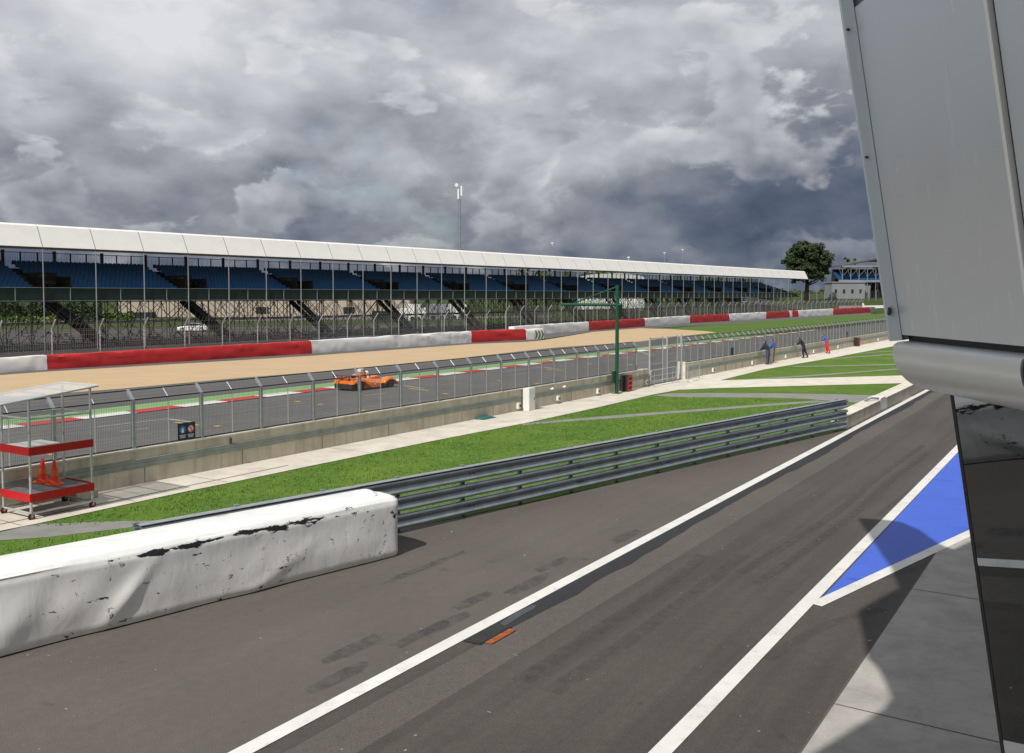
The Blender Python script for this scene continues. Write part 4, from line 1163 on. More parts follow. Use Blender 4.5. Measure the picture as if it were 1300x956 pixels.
# ------------------------------------------------------------------ things behind the grandstand
def leafmass(rnd,m,cx,cy,cz,rx,ry,rz,n,size,shell=.55):
    for _ in range(n):
        u=rnd.uniform(-1,1); a=rnd.uniform(0,2*math.pi); s=math.sqrt(1-u*u); k=rnd.uniform(shell,1)**.6
        c=Vector((cx+rx*k*s*math.cos(a),cy+ry*k*s*math.sin(a),cz+rz*k*u))
        d1=Vector((rnd.gauss(0,1),rnd.gauss(0,1),rnd.gauss(0,1))).normalized(); d2=d1.orthogonal().normalized(); 
        d2=(d2+d1.cross(d2)*rnd.uniform(-1,1)).normalized(); q=size*rnd.uniform(.6,1.3)
        m.add([c-d1*q,c+d2*q*.6,c+d1*q,c-d2*q*.6],[(0,1,2,3)])
def hedge(label,p0,p1,ytop,ybase,mat,thick=2,seed=1,name='hedge'):
    A=G(p0,ybase); B=G(p1,ybase); Y=(A.y+B.y)/2; t=D(p0,ytop,Y).z
    rnd=random.Random(seed); e=empty(name,label,'hedge',(A.x,A.y,0)); m=MB(); Ln=(B-A).length; d=(B-A)
    n=int(Ln*t*2.6)
    m2=MB(); m2.box((d.x/2,d.y/2+.6,t*.42),(abs(d.x)-.6,thick*.5,t*.8)); m2.build('inner_branches',M['leaf'],e)
    for _ in range(n*5):
        u=rnd.random(); z=rnd.random(); hh=t*(.88+.18*noise.noise(Vector((u*Ln*.4,0,seed))))
        c=Vector((d.x*u,d.y*u+rnd.uniform(-thick/2,thick/2)*(1 if rnd.random()<.3 else 0)-(thick*.3 if z<.9 else 0),z*hh))
        d1=Vector((rnd.gauss(0,1),rnd.gauss(0,1),rnd.gauss(0,1))).normalized(); d2=d1.orthogonal().normalized(); q=rnd.uniform(.15,.4)
        m.add([c-d1*q,c+d2*q,c+d1*q,c-d2*q],[(0,1,2,3)])
    m.build('foliage',mat,e,fixn=False)
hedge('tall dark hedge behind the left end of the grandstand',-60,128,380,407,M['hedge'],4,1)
hedge('low bright clipped hedge in front of the tall dark one, left part',-40,72,401,409,M['hedge_bright'],2,2)
hedge('low bright clipped hedge in front of the tall dark one, right part',88,172,395,406,M['hedge_bright'],2,3)
def boxthing(name,label,cat,p0,p1,ytop,ybase,depth,mat,extra=None,group=None):
    A=G(p0,ybase);B=G(p1,ybase); Y=A.y; w=D(p1,ybase,Y).x-D(p0,ybase,Y).x; h=D(p0,ytop,Y).z
    e=empty(name,label,cat,(D(p0,ybase,Y).x,Y,0),0,group)
    m=MB(); m.box2((0,0,0),(w,depth,h)); m.build('wall' if cat in('building',) else 'body',M[mat],e)
    if extra: extra(e,w,depth,h)
    return e
def wh(e,w,d,h):
    m=MB(); m.box2((-.3,-.3,h+.003),(w+.3,d+.3,h+.5)); m.build('roof',M['grey_wall'],e)
    for i in range(int(w/3)):
        m=MB(); m.box2((i*3,-.05,0),(i*3+.08,-.003,h)); m.build('seam',M['roof_under'],e)
    for (p,q) in ((325,341),(436,450)):
        xa=D(p,398,e.location.y).x-e.location.x; xb=D(q,398,e.location.y).x-e.location.x
        m=MB(); m.box2((xa,-.12,.9),(xb,-.06,2.5)); m.build('window',M['black'],e)
boxthing('warehouse','long pale beige clad building seen through the scaffolding of the grandstand','building',150,520,379,402.5,14,'beige_wall',wh)
def cont(e,w,d,h):
    m=MB()
    for i in range(int(w/.6)): m.box2((i*.6+.1,-.06,.1),(i*.6+.35,-.003,h-.1))
    m.build('ribs',M['black'] if w<6 else M['green_panel'],e)
boxthing('container','black shipping container at the right end of the bright hedge','container',171,193,396.5,403.5,2.5,'black',cont)
boxthing('container','dark green container standing in front of the beige building','container',472,503,395,409,2.5,'green_panel',cont)
def lorry(e,w,d,h):
    m=MB(); m.box2((-2.2,.1,.9),(-.1,2.3,2.6)); m.build('cab',M['car_white'],e,bevel=.1)
    m=MB(); m.box2((-2.23,.25,1.7),(-2.205,2.15,2.4)); m.build('windscreen',M['glass_dark'],e)
    for x in (-1.3,w*.35,w*.8):
        m=MB(); m.cyl((x,-.02,.45),.45,.3,16,'y'); m.build('wheel',M['black'],e)
boxthing('lorry','white box lorry behind the grandstand, left one of three parked together','lorry',518,534,386,407,2.5,'white_box',lorry,'white lorries parked behind the grandstand')
boxthing('lorry','white box lorry behind the grandstand, middle one of three parked together','lorry',541,566,386,405.5,2.5,'grey_wall',lorry,'white lorries parked behind the grandstand')
boxthing('lorry','white box lorry behind the grandstand, right one of three parked together','lorry',569,592,386,405,2.5,'white_box',lorry,'white lorries parked behind the grandstand')
# white sports car on the service road, facing left
def simple_car(name,label,loc,rz,Lc,mats):
    e=empty(name,label,'car',loc,rz)
    m=MB(); secs=[(-2.2,.35,.55,.72),(-2.1,.25,.66,.86),(-1.3,.2,.80,.9),(-.5,.2,.88,.92),(.6,.2,.92,.92),(1.5,.22,.94,.9),(2.1,.3,.86,.84),(2.2,.4,.7,.76)]
    rings=[]
    for x,z0,z1,w in secs: rings.append([(x,-w,z0),(x,-w,z0+(z1-z0)*.6),(x,-w*.88,z1),(x,w*.88,z1),(x,w,z0+(z1-z0)*.6),(x,w,z0)])
    m.loft(rings); m.build('body',M[mats],e,smooth_angle=35)
    m=MB(); secs=[(-1.1,.84,.86),(-.45,.7,1.22),(.3,.68,1.27),(1.0,.7,1.15),(1.9,.8,.9)]
    m.loft([[(x,-w,.8),(x,-w*.85,z),(x,w*.85,z),(x,w,.8)] for x,w,z in secs]); c=m.build('cabin',M['glass_dark'],e,smooth_angle=35)
    m=MB(); m.loft([[(x,-.58,z-.02),(x,-.5,z+.02),(x,.5,z+.02),(x,.58,z-.02)] for x,z in ((-.42,1.23),(.3,1.28),(.95,1.17))]); m.build('roof',M[mats],e,smooth_angle=35)
    for x in (-1.35,1.4):
        for y in (-.86,.86):
            m=MB(); m.cyl((x,y,.33),.33,.24,20,'y'); w=m.build('wheel',M['black'],e); m=MB(); m.cyl((x,y*1.02,.33),.19,.25,12,'y'); m.build('rim',M['galv_pale'],w)
    for y in (-.6,.6):
        m=MB(); m.box2((-2.19,y-.16,.55),(-2.08,y+.16,.68)); m.build('headlight',M['white_cloth'],e,bevel=.02)
    m=MB(); m.box2((1.75,-.8,1.08),(2.1,.8,1.12)); m.box2((1.85,-.6,.9),(1.95,-.55,1.1)); m.box2((1.85,.55,.9),(1.95,.6,1.1)); m.build('rear_spoiler',M[mats],e)
    return e
c=G(245.5,421); simple_car('sports_car','white sports car on the road behind the grandstand, seen through the scaffolding',(c.x,c.y,0),R(4),4.5,'car_white')
# oak tree
def tree(name,label,base,h,cr,trunk_r,seed,leafm,nleaf=9000,lsize=.35,group=None,lobes=16,cb=.32):
    rnd=random.Random(seed); e=empty(name,label,'tree',tuple(base),0,group)
    m=MB(); m.tube([(0,0,-.5),(0,0,h*.12),(.05*h*.1,0,h*.25),(0,0,h*.5)],[trunk_r*1.35,trunk_r,trunk_r*.85,trunk_r*.4],10)
    ends=[]
    for k in range(9):
        a=k*2.4+rnd.random(); el=rnd.uniform(.35,1.1); l=cr*rnd.uniform(.6,.9)
        st=Vector((0,0,h*rnd.uniform(.2,.42))); en=st+Vector((math.cos(a)*math.cos(el),math.sin(a)*math.cos(el),math.sin(el)))*l
        md=st.lerp(en,.5)+Vector((0,0,-.06*l)); m.tube([st,md,en],[trunk_r*.45,trunk_r*.28,trunk_r*.1],6)
    m.build('trunk',M['bark'],e,smooth=True)
    m=MB()
    blobs=[]
    for k in range(lobes):
        a=k*2.399; u=rnd.uniform(-.75,.95); rr=math.sqrt(max(0,1-(abs(u)**1.9)))*rnd.uniform(.62,.80)
        c=(cr*rr*math.cos(a)*.98,cr*rr*math.sin(a)*.98,h*(cb+(1-cb)*.5)+u*h*(1-cb)*.40); blobs.append((c,cr*rnd.uniform(.26,.40)))
    blobs.append(((0,0,h*.62),cr*.5))
    if lobes>20:
        for k in range(7): a=k*.9; blobs.append(((cr*.33*math.cos(a),cr*.33*math.sin(a),h*(.5+.06*(k%5))),cr*.42))
        for k in range(6): blobs.append(((cr*.4*math.cos(k),cr*.4*math.sin(k),h*.83),cr*.3))
    for (c,r_) in blobs:
        # twiggy sub-clumps inside each bough
        for _ in range(9):
            d=Vector((rnd.gauss(0,1),rnd.gauss(0,1),rnd.gauss(0,.8))).normalized()*r_*rnd.uniform(.5,.95)
            leafmass(rnd,m,c[0]+d.x,c[1]+d.y,c[2]+d.z*.8,r_*.38,r_*.38,r_*.27,int(nleaf/len(blobs)/9),lsize,.3)
    m.build('crown',leafm,e,fixn=False)
TY=332
b=D(1024,379.5,TY); tree('oak_tree','big rounded dark green oak standing at the right end of the grandstand',(b.x,TY,terrain(b.x,TY)-.02),D(1030,305,TY).z-terrain(b.x,TY),9.0,.8,4,M['leaf'],30000,.38,None,30,.20)
FT='trees beyond the second grandstand'
for i,(p,yt,l,w) in enumerate(((1073,324,'pale green small tree left of the pair above the second grandstand',2.2),(1083,325,'pale green small tree right of the pair above the second grandstand',2.0),(1112,324,'pale green small tree at the right, against the grey facade panel',2.4))):
    Y=400; b=D(p,370,Y); t=D(p,yt,Y); gz=terrain(b.x,Y); tree('far_tree',l,(b.x,Y,gz),t.z-gz,w,.2,20+i,M['leaf_far'],1500,.35,FT,9)
# far wood seen between seats and roof
rnd=random.Random(9); m=MB(); m2=MB()
def wood(p0,p1,ytop,Y,seed):
    x=D(p0,378,Y).x; x1=D(p1,378,Y).x; rnd=random.Random(seed)
    while x<x1:
        h=D(p0,ytop,Y).z*rnd.uniform(.75,1.02); r_=rnd.uniform(3,5)
        leafmass(rnd,m,x,Y+rnd.uniform(-5,5),h*.6,r_,r_,h*.42,420,.7,.3)
        m2.tube([(x,Y,-.5),(x,Y,h*.6)],.35,5); x+=r_*.95
wood(640,790,338,360,1); wood(858,965,351,420,2); wood(-300,-20,350,420,3); wood(965,1300,366,470,6)
o=m.build('distant_wood',M['leaf_far'],fixn=False); tag(o,'mass of distant pale green trees seen between the seats and the roof','trees',None,'stuff')
t_=m2.build('trunks',M['bark'],o,fixn=False)
# white domed hall behind
e=empty('white_hall','white hall with a low curved roof, glimpsed under the grandstand roof','building',(D(777,378,340).x,340,0)); m=MB()
pr=[(-12,0),(-12,13.0)]+[(12*math.cos(a),13.0+2.0*math.sin(a)) for a in [math.pi*(1-k/12) for k in range(1,12)]]+[(12,13.0),(12,0)]
n=len(pr); m.add([(x,0,z*.9) for x,z in pr]+[(x,20,z*.9) for x,z in pr],[tuple(range(n)),tuple(range(2*n-1,n-1,-1))]+[(i,n+i,n+(i+1)%n,(i+1)%n) for i in range(n)]); m.build('hall_shell',M['white_box'],e)
# second grandstand
Y=350; gz=terrain(D(1090,378,Y).x,Y)
A=D(1066,372,Y); e=empty('small_grandstand','second grandstand in the distance with a mono-pitch roof, blue seats and white panels','grandstand',(A.x,Y,gz-.3))
wz=lambda y,Yp=Y: D(1090,y,Yp).z-gz
W2=D(1150,378,Y).x-A.x
m=MB(); zl,zr=wz(337),wz(329)
m.loft([[(0,-2,zl),(0,12,zl-.3),(0,12,zl+.25),(0,-2,zl+.35)],[(W2*.6,-2,zr+.3),(W2*.6,12,zr-.3),(W2*.6,12,zr+.5),(W2*.6,-2,zr+.9)],[(W2*1.1,-2,zr+.5),(W2*1.1,12,zr-.3),(W2*1.1,12,zr+.7),(W2*1.1,-2,zr+1.2)]]); m.build('roof',M['roof_under'],e)
m=MB(); m.bar((0,-2.1,zl-.1),(W2,-2.1,zl+.1),.2,.45); m.build('fascia',M['column'],e)
for i in range(8):
    m=MB(); x=.4+i*W2/8; m.bar((x,-1.5,0),(x,-1.5,zl+.2),.16); m.bar((x,-1.5,wz(350)),(x+W2/8,-1.5,zl-.4),.08); m.bar((x,-1.5,wz(352)),(x-1.5,-1.5,zl-.4),.08); m.build('truss',M['column'],e)
m=MB()
for r in range(7): m.box2((0,r*1.1,wz(357)+r*.55),(W2,r*1.1+.5,wz(357)+r*.55+.45))
m.build('seat_rows',M['seat'],e)
m=MB(); m.box2((-1,-1.8,wz(357.5)),(W2,-1.6,wz(354.5))); m.build('parapet',M['grey_wall'],e)
m=MB(); m.box2((0,9,0),(W2,9.4,wz(340))); m.build('rear_wall',M['interior'],e)
m=MB(); m.box2((-1,-.8,0),(W2*.45,0,wz(360))); m.build('lower_panel',M['grey_wall'],e)
rnd=random.Random(3)
for i in range(14):
    m=MB(); x=W2*.4+rnd.uniform(0,W2*.6); m.bar((x,-2,0),(x+rnd.uniform(-1.5,1.5),-2,wz(357)),.12); m.build('scaffold_pole',M['dark_metal'],e)
for i in range(4):
    m=MB(); m.box2((1+i*2.2,-.86,wz(366)),(1.9+i*2.2,-.81,wz(363))); m.build('window',M['black'],e)
# white building left of it behind the tree
Y=345
boxes=[('white_building','low pale grey building with a flat roof between the oak and the second grandstand',1056,1098,359,378,8,'grey_wall')]
for n_,l_,a_,b_,yt,yb,dp,mt in boxes:
    A=D(a_,yb,Y);B=D(b_,yb,Y); gz2=terrain(A.x,Y)-.2; e=empty(n_,l_,'building',(A.x,Y,gz2)); h=D(a_,yt,Y).z-gz2; w=B.x-A.x
    m=MB(); m.box2((0,0,0),(w,dp,h)); m.build('wall',M[mt],e); m=MB(); m.box2((-.3,-.3,h+.003),(w+.3,dp+.3,h+.4)); m.build('roof',M['grey_wall'],e)
    for i in range(4): m=MB(); m.box2((1+i*w/4,-.06,h*.35),(1.9+i*w/4,-.003,h*.6)); m.build('window',M['black'],e)
# fence along the bank
def simplefence(label,A,B,h,n,mat='column'):
    e=empty('mesh_fence',label,'fence',(A.x,A.y,0)); d=B-A; d.z=0; pm=None
    for i in range(n+1):
        q=d*(i/n); z=terrain(A.x+q.x,A.y+q.y)
        if pm is None: m=MB(); m.bar((0,0,0),(0,0,h),.12); m.bar((0,0,h),(.3,-.3,h+.5),.1); pm=m.build('post',M[mat],e); pm.location=(q.x,q.y,z)
        else: child(pm,e,(q.x,q.y,z))
    m=MB(); k=n*8
    for i in range(k):
        q=d*(i/k); z=terrain(A.x+q.x,A.y+q.y); m.bar((q.x,q.y,z),(q.x,q.y,z+h),.02)
    for j in range(6):
        for i in range(n): a=d*(i/n);b=d*((i+1)/n); m.bar((a.x,a.y,terrain(A.x+a.x,A.y+a.y)+h*j/5),(b.x,b.y,terrain(A.x+b.x,A.y+b.y)+h*j/5),.02)
    m.build('wire_mesh',M['wire'],e,fixn=False)
A=D(1008,385,314); B=D(1140,380,322); simplefence('tall mesh fence on the bank below the oak and the second grandstand',Vector((A.x,A.y,0)),Vector((B.x,B.y,0)),3.6,14)
# green generator box near the fence
A=D(1053,388,318); e=empty('generator_box','dark green equipment box standing by the mesh fence below the white building','box',(A.x,318,terrain(A.x,318)))
m=MB(); m.box2((0,0,0),(2.6,1.4,1.5)); m.build('body',M['green_panel'],e,bevel=.03); m=MB(); m.box2((-.05,-.05,1.503),(2.65,1.45,1.6)); m.build('lid',M['green_panel'],e)
# ramp in front of the right end of the grandstand
a=along(O0,EG,930); b_=along(O0,EG,1010)
e=frame_empty('access_ramp','pale grey sloping access ramp with railings in front of the right end of the grandstand','ramp',tuple(O0+EG*a+Vector((EG.y,-EG.x,0))*3),EG)
Lr_=b_-a; m=MB(); m.bar((0,0,3.9),(Lr_,0,1.2),1.2,.15); m.build('deck',M['column'],e)
m=MB()
for y in (-.6,.6):
    m.bar((0,y,5.0),(Lr_,y,2.3),.06); m.bar((0,y,4.5),(Lr_,y,1.8),.04)
    for i in range(25): t=i/24; m.bar((Lr_*t,y,3.9-2.7*t),(Lr_*t,y,5.0-2.7*t),.05)
m.build('railing',M['galv_pale'],e,fixn=False)
for i in range(9):
    t=i/8; m=MB(); m.bar((Lr_*t,0,0),(Lr_*t,0,3.85-2.7*t),.12); m.build('support',M['column'],e)

# ------------------------------------------------------------------ orange sports racing car
cc=G(470,494.0); P0_=G(436,496); P1_=G(504,491.2); dcar=vpdir(1500)
rc_=frame_empty('racing_car','low orange open sports racing car driving to the right on the track','racing car',(0,0,0.005),dcar)
cc=G(474,493.4); cc=cc+Vector((-dcar.y,dcar.x,0))*.5
rc_.location=(cc.x,cc.y,.005); rc_.scale=(.87,.87,.9)
def ring(x,w,zb,zs,zt,wt=.7):
    return [(x,-w,zb),(x,-w,zs),(x,-w*wt,zt),(x,-w*wt*.4,zt+.02),(x,w*wt*.4,zt+.02),(x,w*wt,zt),(x,w,zs),(x,w,zb)]
m=MB(); m.loft([ring(-2.05,.55,.25,.45,.62),ring(-1.6,.62,.10,.42,.66),ring(-.9,.66,.08,.45,.74),ring(-.2,.70,.08,.45,.66),ring(.5,.62,.08,.42,.58),ring(1.2,.48,.08,.36,.50),ring(1.8,.36,.1,.26,.36),ring(2.15,.25,.12,.2,.25)]); m.build('chassis_body',M['orange'],rc_,smooth_angle=40)
for s in (-1,1):
    m=MB(); rings=[]
    for x,z,zb in ((.75,.42,.2),(.95,.60,.38),(1.25,.70,.52),(1.55,.68,.50),(1.85,.50,.36),(2.12,.28,.14)):
        rings.append([(x,s*.48,zb),(x,s*.48,z*.95),(x,s*.60,z+.02),(x,s*.82,z),(x,s*.92,z*.86),(x,s*.92,zb)])
    m.loft(rings); m.build('front_fender',M['orange'],rc_,smooth_angle=50)
    m=MB(); rings=[]
    for x,z,zb in ((-2.15,.60,.42),(-1.85,.74,.5),(-1.5,.80,.6),(-1.1,.74,.52),(-.75,.6,.3),(-.4,.5,.12),(.4,.42,.12),(.75,.3,.12)):
        rings.append([(x,s*.5,zb),(x,s*.5,z*.95),(x,s*.62,z+.02),(x,s*.84,z),(x,s*.93,z*.86),(x,s*.93,zb)])
    m.loft(rings); m.build('rear_fender',M['orange'],rc_,smooth_angle=50)
    for x,r_ in ((1.38,.30),(-1.48,.33)):
        m=MB(); m.cyl((x,s*.78,r_),r_,.27,24,'y'); w=m.build('wheel',M['black'],rc_,smooth_angle=40); m=MB(); m.cyl((x,s*.915,r_),.17,.02,14,'y'); m.build('rim',M['dark_metal'],w)
    m=MB(); m.box2((-2.28,s*.86-.01,.84),(-1.9,s*.86+.01,1.0)); m.build('wing_end_plate',M['black'],rc_)
    m=MB(); m.box2((1.95,s*.68-.09,.30),(2.04,s*.68+.09,.40)); m.build('headlight',M['white_cloth'],rc_,bevel=.02)
m=MB(); m.extr([(0,0),(0.0,.03)],0,1) if False else m.box((-2.1,0,.95),(.36,1.72,.035),Matrix.Rotation(R(-8),3,'Y')); m.build('rear_wing',M['dark_red'],rc_)
m=MB(); m.box2((-2.0,-.35,.6),(-1.94,-.32,.94)); m.box2((-2.0,.32,.6),(-1.94,.35,.94)); m.build('wing_support',M['black'],rc_)
m=MB(); m.loft([[(x,-w,.62),(x,-w*.8,z),(x,w*.8,z),(x,w,.62)] for x,w,z in ((-1.9,.12,.7),(-1.2,.26,.92),(-.65,.30,1.08),(-.45,.30,1.05))]); m.build('engine_cover',M['orange'],rc_,smooth_angle=40)
m=MB(); m.loft([[(x,-w,.60),(x,-w*.7,z),(x,w*.7,z),(x,w,.60)] for x,w,z in ((-.44,.46,.66),(.1,.48,.68),(.45,.42,.62))]); m.build('cockpit',M['black'],rc_)
m=MB(); m.loft([[(.3+.1*math.cos(a),.5*math.sin(a),.62) for a in [math.pi*(k/8-.5) for k in range(9)]],[(.12+.1*math.cos(a),.45*math.sin(a),.76) for a in [math.pi*(k/8-.5) for k in range(9)]]],False); m.build('windscreen',M['screen'],rc_,fixn=False)
m=MB(); pts=[(-.48,-.32,.6),(-.48,-.30,1.1),(-.48,-.2,1.2),(-.48,.2,1.2),(-.48,.30,1.1),(-.48,.32,.6)]; m.tube(pts,.03,8); m.build('roll_hoop',M['black'],rc_)
m=MB(); m.box2((-.75,-.16,1.08),(-.42,.16,1.30)); m.build('air_box',M['white_box'],rc_,bevel=.04)
m=MB(); m.box2((-.28,-.936,.28),(-.08,-.932,.50)); m.build('number_panel',M['white_cloth'],rc_)
m=MB(); m.box2((-2.2,-.8,.12),(-2.0,.8,.42)); m.build('diffuser',M['black'],rc_)
m=MB(); m.box2((.35,-.937,.14),(.72,-.90,.34)); m.build('side_duct',M['black'],rc_)
# driver
d_=bpy.data.meshes.new('person'); bm=bmesh.new(); bmesh.ops.create_uvsphere(bm,u_segments=16,v_segments=10,radius=.14)
for v in bm.verts: v.co.z*=1.05
bmesh.ops.create_cone(bm,segments=12,radius1=.22,radius2=.10,depth=.34,cap_ends=True,matrix=Matrix.Translation((0,0,-.25)))
bm.to_mesh(d_); bm.free(); d_.materials.append(M['white_cloth'])
for p in d_.polygons: p.use_smooth=True
dr_=bpy.data.objects.new('person',d_); COL.objects.link(dr_); pw_=rc_.matrix_world
ang=math.atan2(dcar.y,dcar.x); v=Vector((cc.x,cc.y,0))+Matrix.Rotation(ang,3,'Z')@Vector((-.2,-.16,.90)); dr_.location=v; dr_.rotation_euler=(0,0,ang)
tag(dr_,'racing driver in a white helmet sitting in the orange car','person')
m=MB(); m.box2((.08,-.09,-.03),(.15,.09,.05)); m.build('visor',M['black'],dr_,bevel=.01)

# dark picnic tables in the yard under and behind the grandstand
def picnic():
    e=empty('picnic_table','dark wooden picnic table with benches in the yard under the grandstand','table',(0,0,0),0,'picnic tables under the grandstand')
    m=MB(); m.box2((-.9,-.38,.72),(.9,.38,.77)); m.build('tabletop',M['dark_metal'],e)
    for y in (-.72,.72): m=MB(); m.box2((-.9,y-.13,.42),(.9,y+.13,.46)); m.build('bench',M['dark_metal'],e)
    for x in (-.65,.65): m=MB(); m.bar((x,-.72,.0),(x,.15,.72),.09); m.build('leg',M['dark_metal'],e); m=MB(); m.bar((x+.1,.72,.0),(x+.1,-.15,.72),.09); m.build('leg',M['dark_metal'],e)
    return e
pt=picnic(); rnd=random.Random(8)
for i in range(26):
    p=8+i*24+rnd.uniform(-6,6); g_=G(p,rnd.uniform(426,440)-i*.35)
    if i==0: pt.location=g_; pt.rotation_euler=(0,0,rnd.uniform(0,3))
    else: copy_tree(pt,g_,rnd.uniform(0,3))
# ------------------------------------------------------------------ people: one skinned body each, coloured by region
def person(label,foot,face,pose,top,legs,hairm='hair',scale=1.1):
    """pose: dict of joints in a frame looking along +y"""
    J={'pel':(0,0,.95),'sp':(0,.02,1.15),'ch':(0,.03,1.36),'nk':(0,.03,1.50),'hd':(0,.05,1.64),'ht':(0,.05,1.76),
       'hl':(-.10,0,.92),'kl':(-.11,.02,.50),'al':(-.12,-.02,.09),'tl':(-.13,.14,.045),
       'hr':(.10,0,.92),'kr':(.11,.02,.50),'ar':(.12,-.02,.09),'tr':(.13,.14,.045),
       'sl':(-.19,.02,1.42),'el':(-.25,.0,1.13),'wl':(-.24,.12,.90),'ml':(-.235,.17,.82),
       'sr':(.19,.02,1.42),'er':(.25,.0,1.13),'wr':(.24,.12,.90),'mr':(.235,.17,.82)}
    J.update(pose)
    Rd={'pel':.175,'sp':.17,'ch':.19,'nk':.065,'hd':.095,'ht':.07,'hl':.115,'kl':.085,'al':.06,'tl':.045,'hr':.115,'kr':.085,'ar':.06,'tr':.04,
        'sl':.09,'el':.065,'wl':.045,'ml':.042,'sr':.09,'er':.065,'wr':.045,'mr':.042}
    ed=[('pel','sp'),('sp','ch'),('ch','nk'),('nk','hd'),('hd','ht'),('pel','hl'),('hl','kl'),('kl','al'),('al','tl'),('pel','hr'),('hr','kr'),('kr','ar'),('ar','tr'),('ch','sl'),('sl','el'),('el','wl'),('wl','ml'),('ch','sr'),('sr','er'),('er','wr'),('wr','mr')]
    names=list(J); idx={k:i for i,k in enumerate(names)}
    vs=[Vector(J[k])*scale for k in names]; E_=[(idx[a],idx[b]) for a,b in ed]
    # fingers: short chains from each palm
    for side,sx in (('ml',-1),('mr',1)):
        p=Vector(J[side])*scale; w=Vector(J['w'+side[1]])*scale; d=(p-w).normalized(); x=d.orthogonal().normalized()
        for k in range(5):
            off=x*(.018*(k-1.6)) if k<4 else x*-.045; b=len(vs)
            vs.append(p+d*.045+off); vs.append(p+d*(.075+ (.012 if k in(1,2) else 0))*(1 if k<4 else .75)+off*1.1+Vector((0,0,-.012)))
            E_ += [(idx[side],b),(b,b+1)]; names += ['f%s%d'%(side,k)]*2
    me=bpy.data.meshes.new('tmp'); me.from_pydata([tuple(v) for v in vs],E_,[]); ob=bpy.data.objects.new('tmp',me); COL.objects.link(ob)
    sk=ob.modifiers.new('s','SKIN'); ob.modifiers.new('b','SUBSURF').levels=1
    for i,n in enumerate(names):
        r=Rd.get(n,.009)*scale; v=me.skin_vertices[0].data[i]; v.radius=(r*(1.15 if n in('pel','ch','sp') else 1),r*(.8 if n in('pel','ch','sp') else 1)) if n in('pel','ch','sp') else (r,r)
        v.use_root=(n=='pel')
    dg=bpy.context.evaluated_depsgraph_get(); nm=bpy.data.meshes.new_from_object(ob.evaluated_get(dg)); bpy.data.objects.remove(ob)
    nm.name='person'
    mats=[M['skin'],M[top],M[legs],M['shoe'],M[hairm]]; nm.materials.clear()
    for q in mats: nm.materials.append(q)
    segs={}
    def dseg(p,a,b):
        ab=b-a; t=max(0,min(1,(p-a).dot(ab)/max(ab.length_squared,1e-9))); return (p-a-ab*t).length
    reg=[('pel','sp',1),('sp','ch',1),('ch','nk',1),('nk','hd',0),('hd','ht',0),('hl','kl',2),('kl','al',2),('al','tl',3),('hr','kr',2),('kr','ar',2),('ar','tr',3),('ch','sl',1),('sl','el',1),('el','wl',1),('ch','sr',1),('sr','er',1),('er','wr',1),('wl','ml',0),('wr','mr',0),('pel','hl',2),('pel','hr',2)]
    hd=Vector(J['hd'])*scale
    for p in nm.polygons:
        c=p.center; best=min(reg,key=lambda r_:dseg(c,Vector(J[r_[0]])*scale,Vector(J[r_[1]])*scale)-Rd[r_[0]]*.5*scale); k=best[2]
        if k==0 and best[0] in('nk','hd') and (c.z>hd.z+.03*scale or (c.y<hd.y-.02*scale and c.z>hd.z-.09*scale)): k=4
        p.material_index=k; p.use_smooth=True
    o=bpy.data.objects.new('person',nm); COL.objects.link(o); o.location=foot; o.rotation_euler=(0,0,face); o.scale=(1.16,1.12,1.0); tag(o,label,'person')
    # face: nose and ears
    m=MB(); m.tube([hd+Vector((0,.085,.01))*scale,hd+Vector((0,.118,-.02))*scale],[.012,.02],6); m.build('nose',M['skin'],o)
    for sx in (-1,1):
        m=MB(); m.box(hd+Vector((sx*.098,-.005,0))*scale,(.02,.045,.06)); m.build('ear',M['skin'],o,bevel=.008)
        m=MB(); m.cyl(hd+Vector((sx*.035,.090,.025))*scale,.011,.01,8,'y'); m.build('eye',M['black'],o)
    return o
wallang=math.atan2(NW.y,NW.x)-math.pi/2     # facing the wall / the track
def atwall(p,d): x=along(wl(-d,0),EW,p); v=wl(-d,x); return (v.x,v.y,.012)
lean={'sp':(0,.08,1.14),'ch':(0,.18,1.32),'nk':(0,.26,1.43),'hd':(0,.33,1.55),'ht':(0,.35,1.67),'sl':(-.19,.20,1.37),'sr':(.19,.20,1.37),'el':(-.24,.33,1.12),'wl':(-.14,.47,1.07),'ml':(-.08,.53,1.07),'er':(.24,.33,1.12),'wr':(.14,.47,1.07),'mr':(.08,.53,1.07)}
person('man in dark navy jacket and blue jeans, left of the pair at the pit wall',atwall(975,.62),wallang,dict(lean,**{'hd':(0,.22,1.60),'ht':(0,.22,1.72),'nk':(0,.17,1.46),'ch':(0,.11,1.34),'sp':(0,.04,1.15)}),'navy','denim')
person('person in blue top and tan trousers, right of the pair at the pit wall',atwall(981,.42),wallang,{'el':(-.26,.1,1.15),'wl':(-.2,.34,1.12),'ml':(-.18,.42,1.11),'er':(.26,.1,1.15),'wr':(.2,.34,1.12),'mr':(.18,.42,1.11)},'blue_cloth','tan_cloth')
person('person all in black leaning on the pit wall, alone in the middle',atwall(1020,.75),wallang+R(18),dict(lean,**{'kl':(-.11,.05,.5),'kr':(.12,-.12,.5),'ar':(.13,-.30,.09),'tr':(.13,-.16,.045)}),'black_cloth','navy')
person('man in a blue top and bright red trousers leaning on the pit wall',atwall(1050,.85),wallang+R(12),dict(lean,**{'kl':(-.11,-.02,.5),'al':(-.12,-.22,.09),'tl':(-.12,-.08,.045),'kr':(.12,.08,.5),'pel':(0,.06,.95)}),'blue_cloth','red_cloth')
